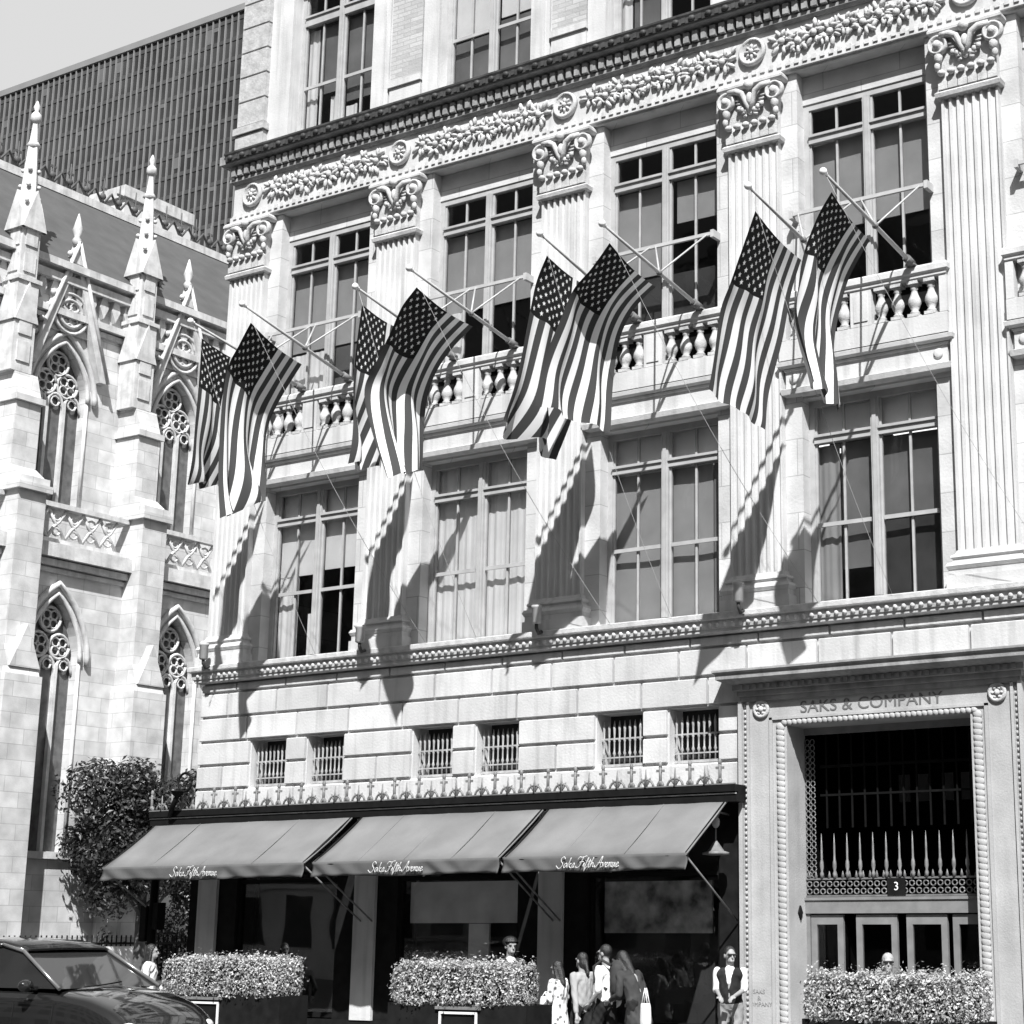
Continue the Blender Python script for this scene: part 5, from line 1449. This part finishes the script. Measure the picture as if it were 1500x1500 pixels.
person('long haired woman in a white blouse at the street corner beyond the car', (-23.05,-1.4,0), 2.2, 1.66, CLW, CLD, HAIRD, hairstyle='long', sleeve=.95, arms=((.04,.1,.9),(.06,.2,1.0)))
person('person in dark clothes half hidden by the left hedge', (-22.35,-1.1,0), -1.0, 1.45, CLD, CLD, HAIRD, hairstyle='long', sleeve=.95)

# ------------------------------------------------------------------ light, world, camera
Ld = V((-.70, 1.0, -1.40)).normalized()
su = bpy.data.lights.new('sun', 'SUN'); su.energy = 5.0; su.angle = math.radians(.53); su.color = (1,1,1)
so = bpy.data.objects.new('sun', su); COL.objects.link(so); so.rotation_mode = 'QUATERNION'
so.rotation_quaternion = Ld.to_track_quat('-Z','Y'); so.location = (10,-20,40)
W = bpy.data.worlds.new('World'); S.world = W; W.use_nodes = True
wn = W.node_tree.nodes; wl = W.node_tree.links
sk = wn.new('ShaderNodeTexSky'); sk.sky_type = 'NISHITA'; sk.sun_disc = False
sk.sun_elevation = math.asin(-Ld.z); sk.sun_rotation = math.radians(145.0); sk.air_density = 1.0; sk.dust_density = 2.0; sk.ozone_density = 1.0
bwn = wn.new('ShaderNodeRGBToBW'); wl.new(sk.outputs[0], bwn.inputs[0])
tc = wn.new('ShaderNodeTexCoord'); sx_ = wn.new('ShaderNodeSeparateXYZ'); wl.new(tc.outputs['Generated'], sx_.inputs[0])
# bright cloud-like veil added to lift the northern sky while facade fill stays low
nz_ = wn.new('ShaderNodeTexNoise'); nz_.inputs['Scale'].default_value = 1.6; nz_.inputs['Detail'].default_value = 4; wl.new(tc.outputs['Generated'], nz_.inputs['Vector'])
ma = wn.new('ShaderNodeMath'); ma.operation = 'MULTIPLY_ADD'; ma.inputs[1].default_value = .5; wl.new(nz_.outputs['Fac'], ma.inputs[0]); wl.new(sx_.outputs['Y'], ma.inputs[2])
vr = wn.new('ShaderNodeMapRange'); vr.interpolation_type = 'SMOOTHSTEP'; vr.inputs['From Min'].default_value = .1; vr.inputs['From Max'].default_value = .75
wl.new(ma.outputs[0], vr.inputs['Value'])
vm = wn.new('ShaderNodeMix'); vm.data_type = 'RGBA'; wl.new(vr.outputs['Result'], vm.inputs[0]); wl.new(bwn.outputs[0], vm.inputs[6]); vm.inputs[7].default_value = (7.6,7.6,7.6,1)
wl.new(vm.outputs[2], wn['Background'].inputs['Color']); wn['Background'].inputs['Strength'].default_value = .055

cam = bpy.data.cameras.new('camera'); co = bpy.data.objects.new('camera', cam); COL.objects.link(co)
yaw, pitch = .549948, .240449
w_ = V((-math.sin(yaw)*math.cos(pitch), math.cos(yaw)*math.cos(pitch), math.sin(pitch))); r_ = V((math.cos(yaw), math.sin(yaw), 0)); u_ = r_.cross(w_)
co.matrix_world = Matrix(((r_.x,u_.x,-w_.x,0),(r_.y,u_.y,-w_.y,-22.5),(r_.z,u_.z,-w_.z,1.9),(0,0,0,1)))
cam.sensor_width = 36; cam.lens = 36*1365.18/784; cam.shift_x = -(878.12-750)/784; cam.shift_y = -15/784; cam.clip_end = 8000; cam.clip_start = .1
S.camera = co
S.view_settings.view_transform = 'Standard'; S.view_settings.look = 'None'; S.view_settings.exposure = .80; S.view_settings.gamma = 1
S.cycles.max_bounces = 6; S.cycles.transparent_max_bounces = 12
for o in bpy.data.objects:
    if '_o' in o: del o['_o']
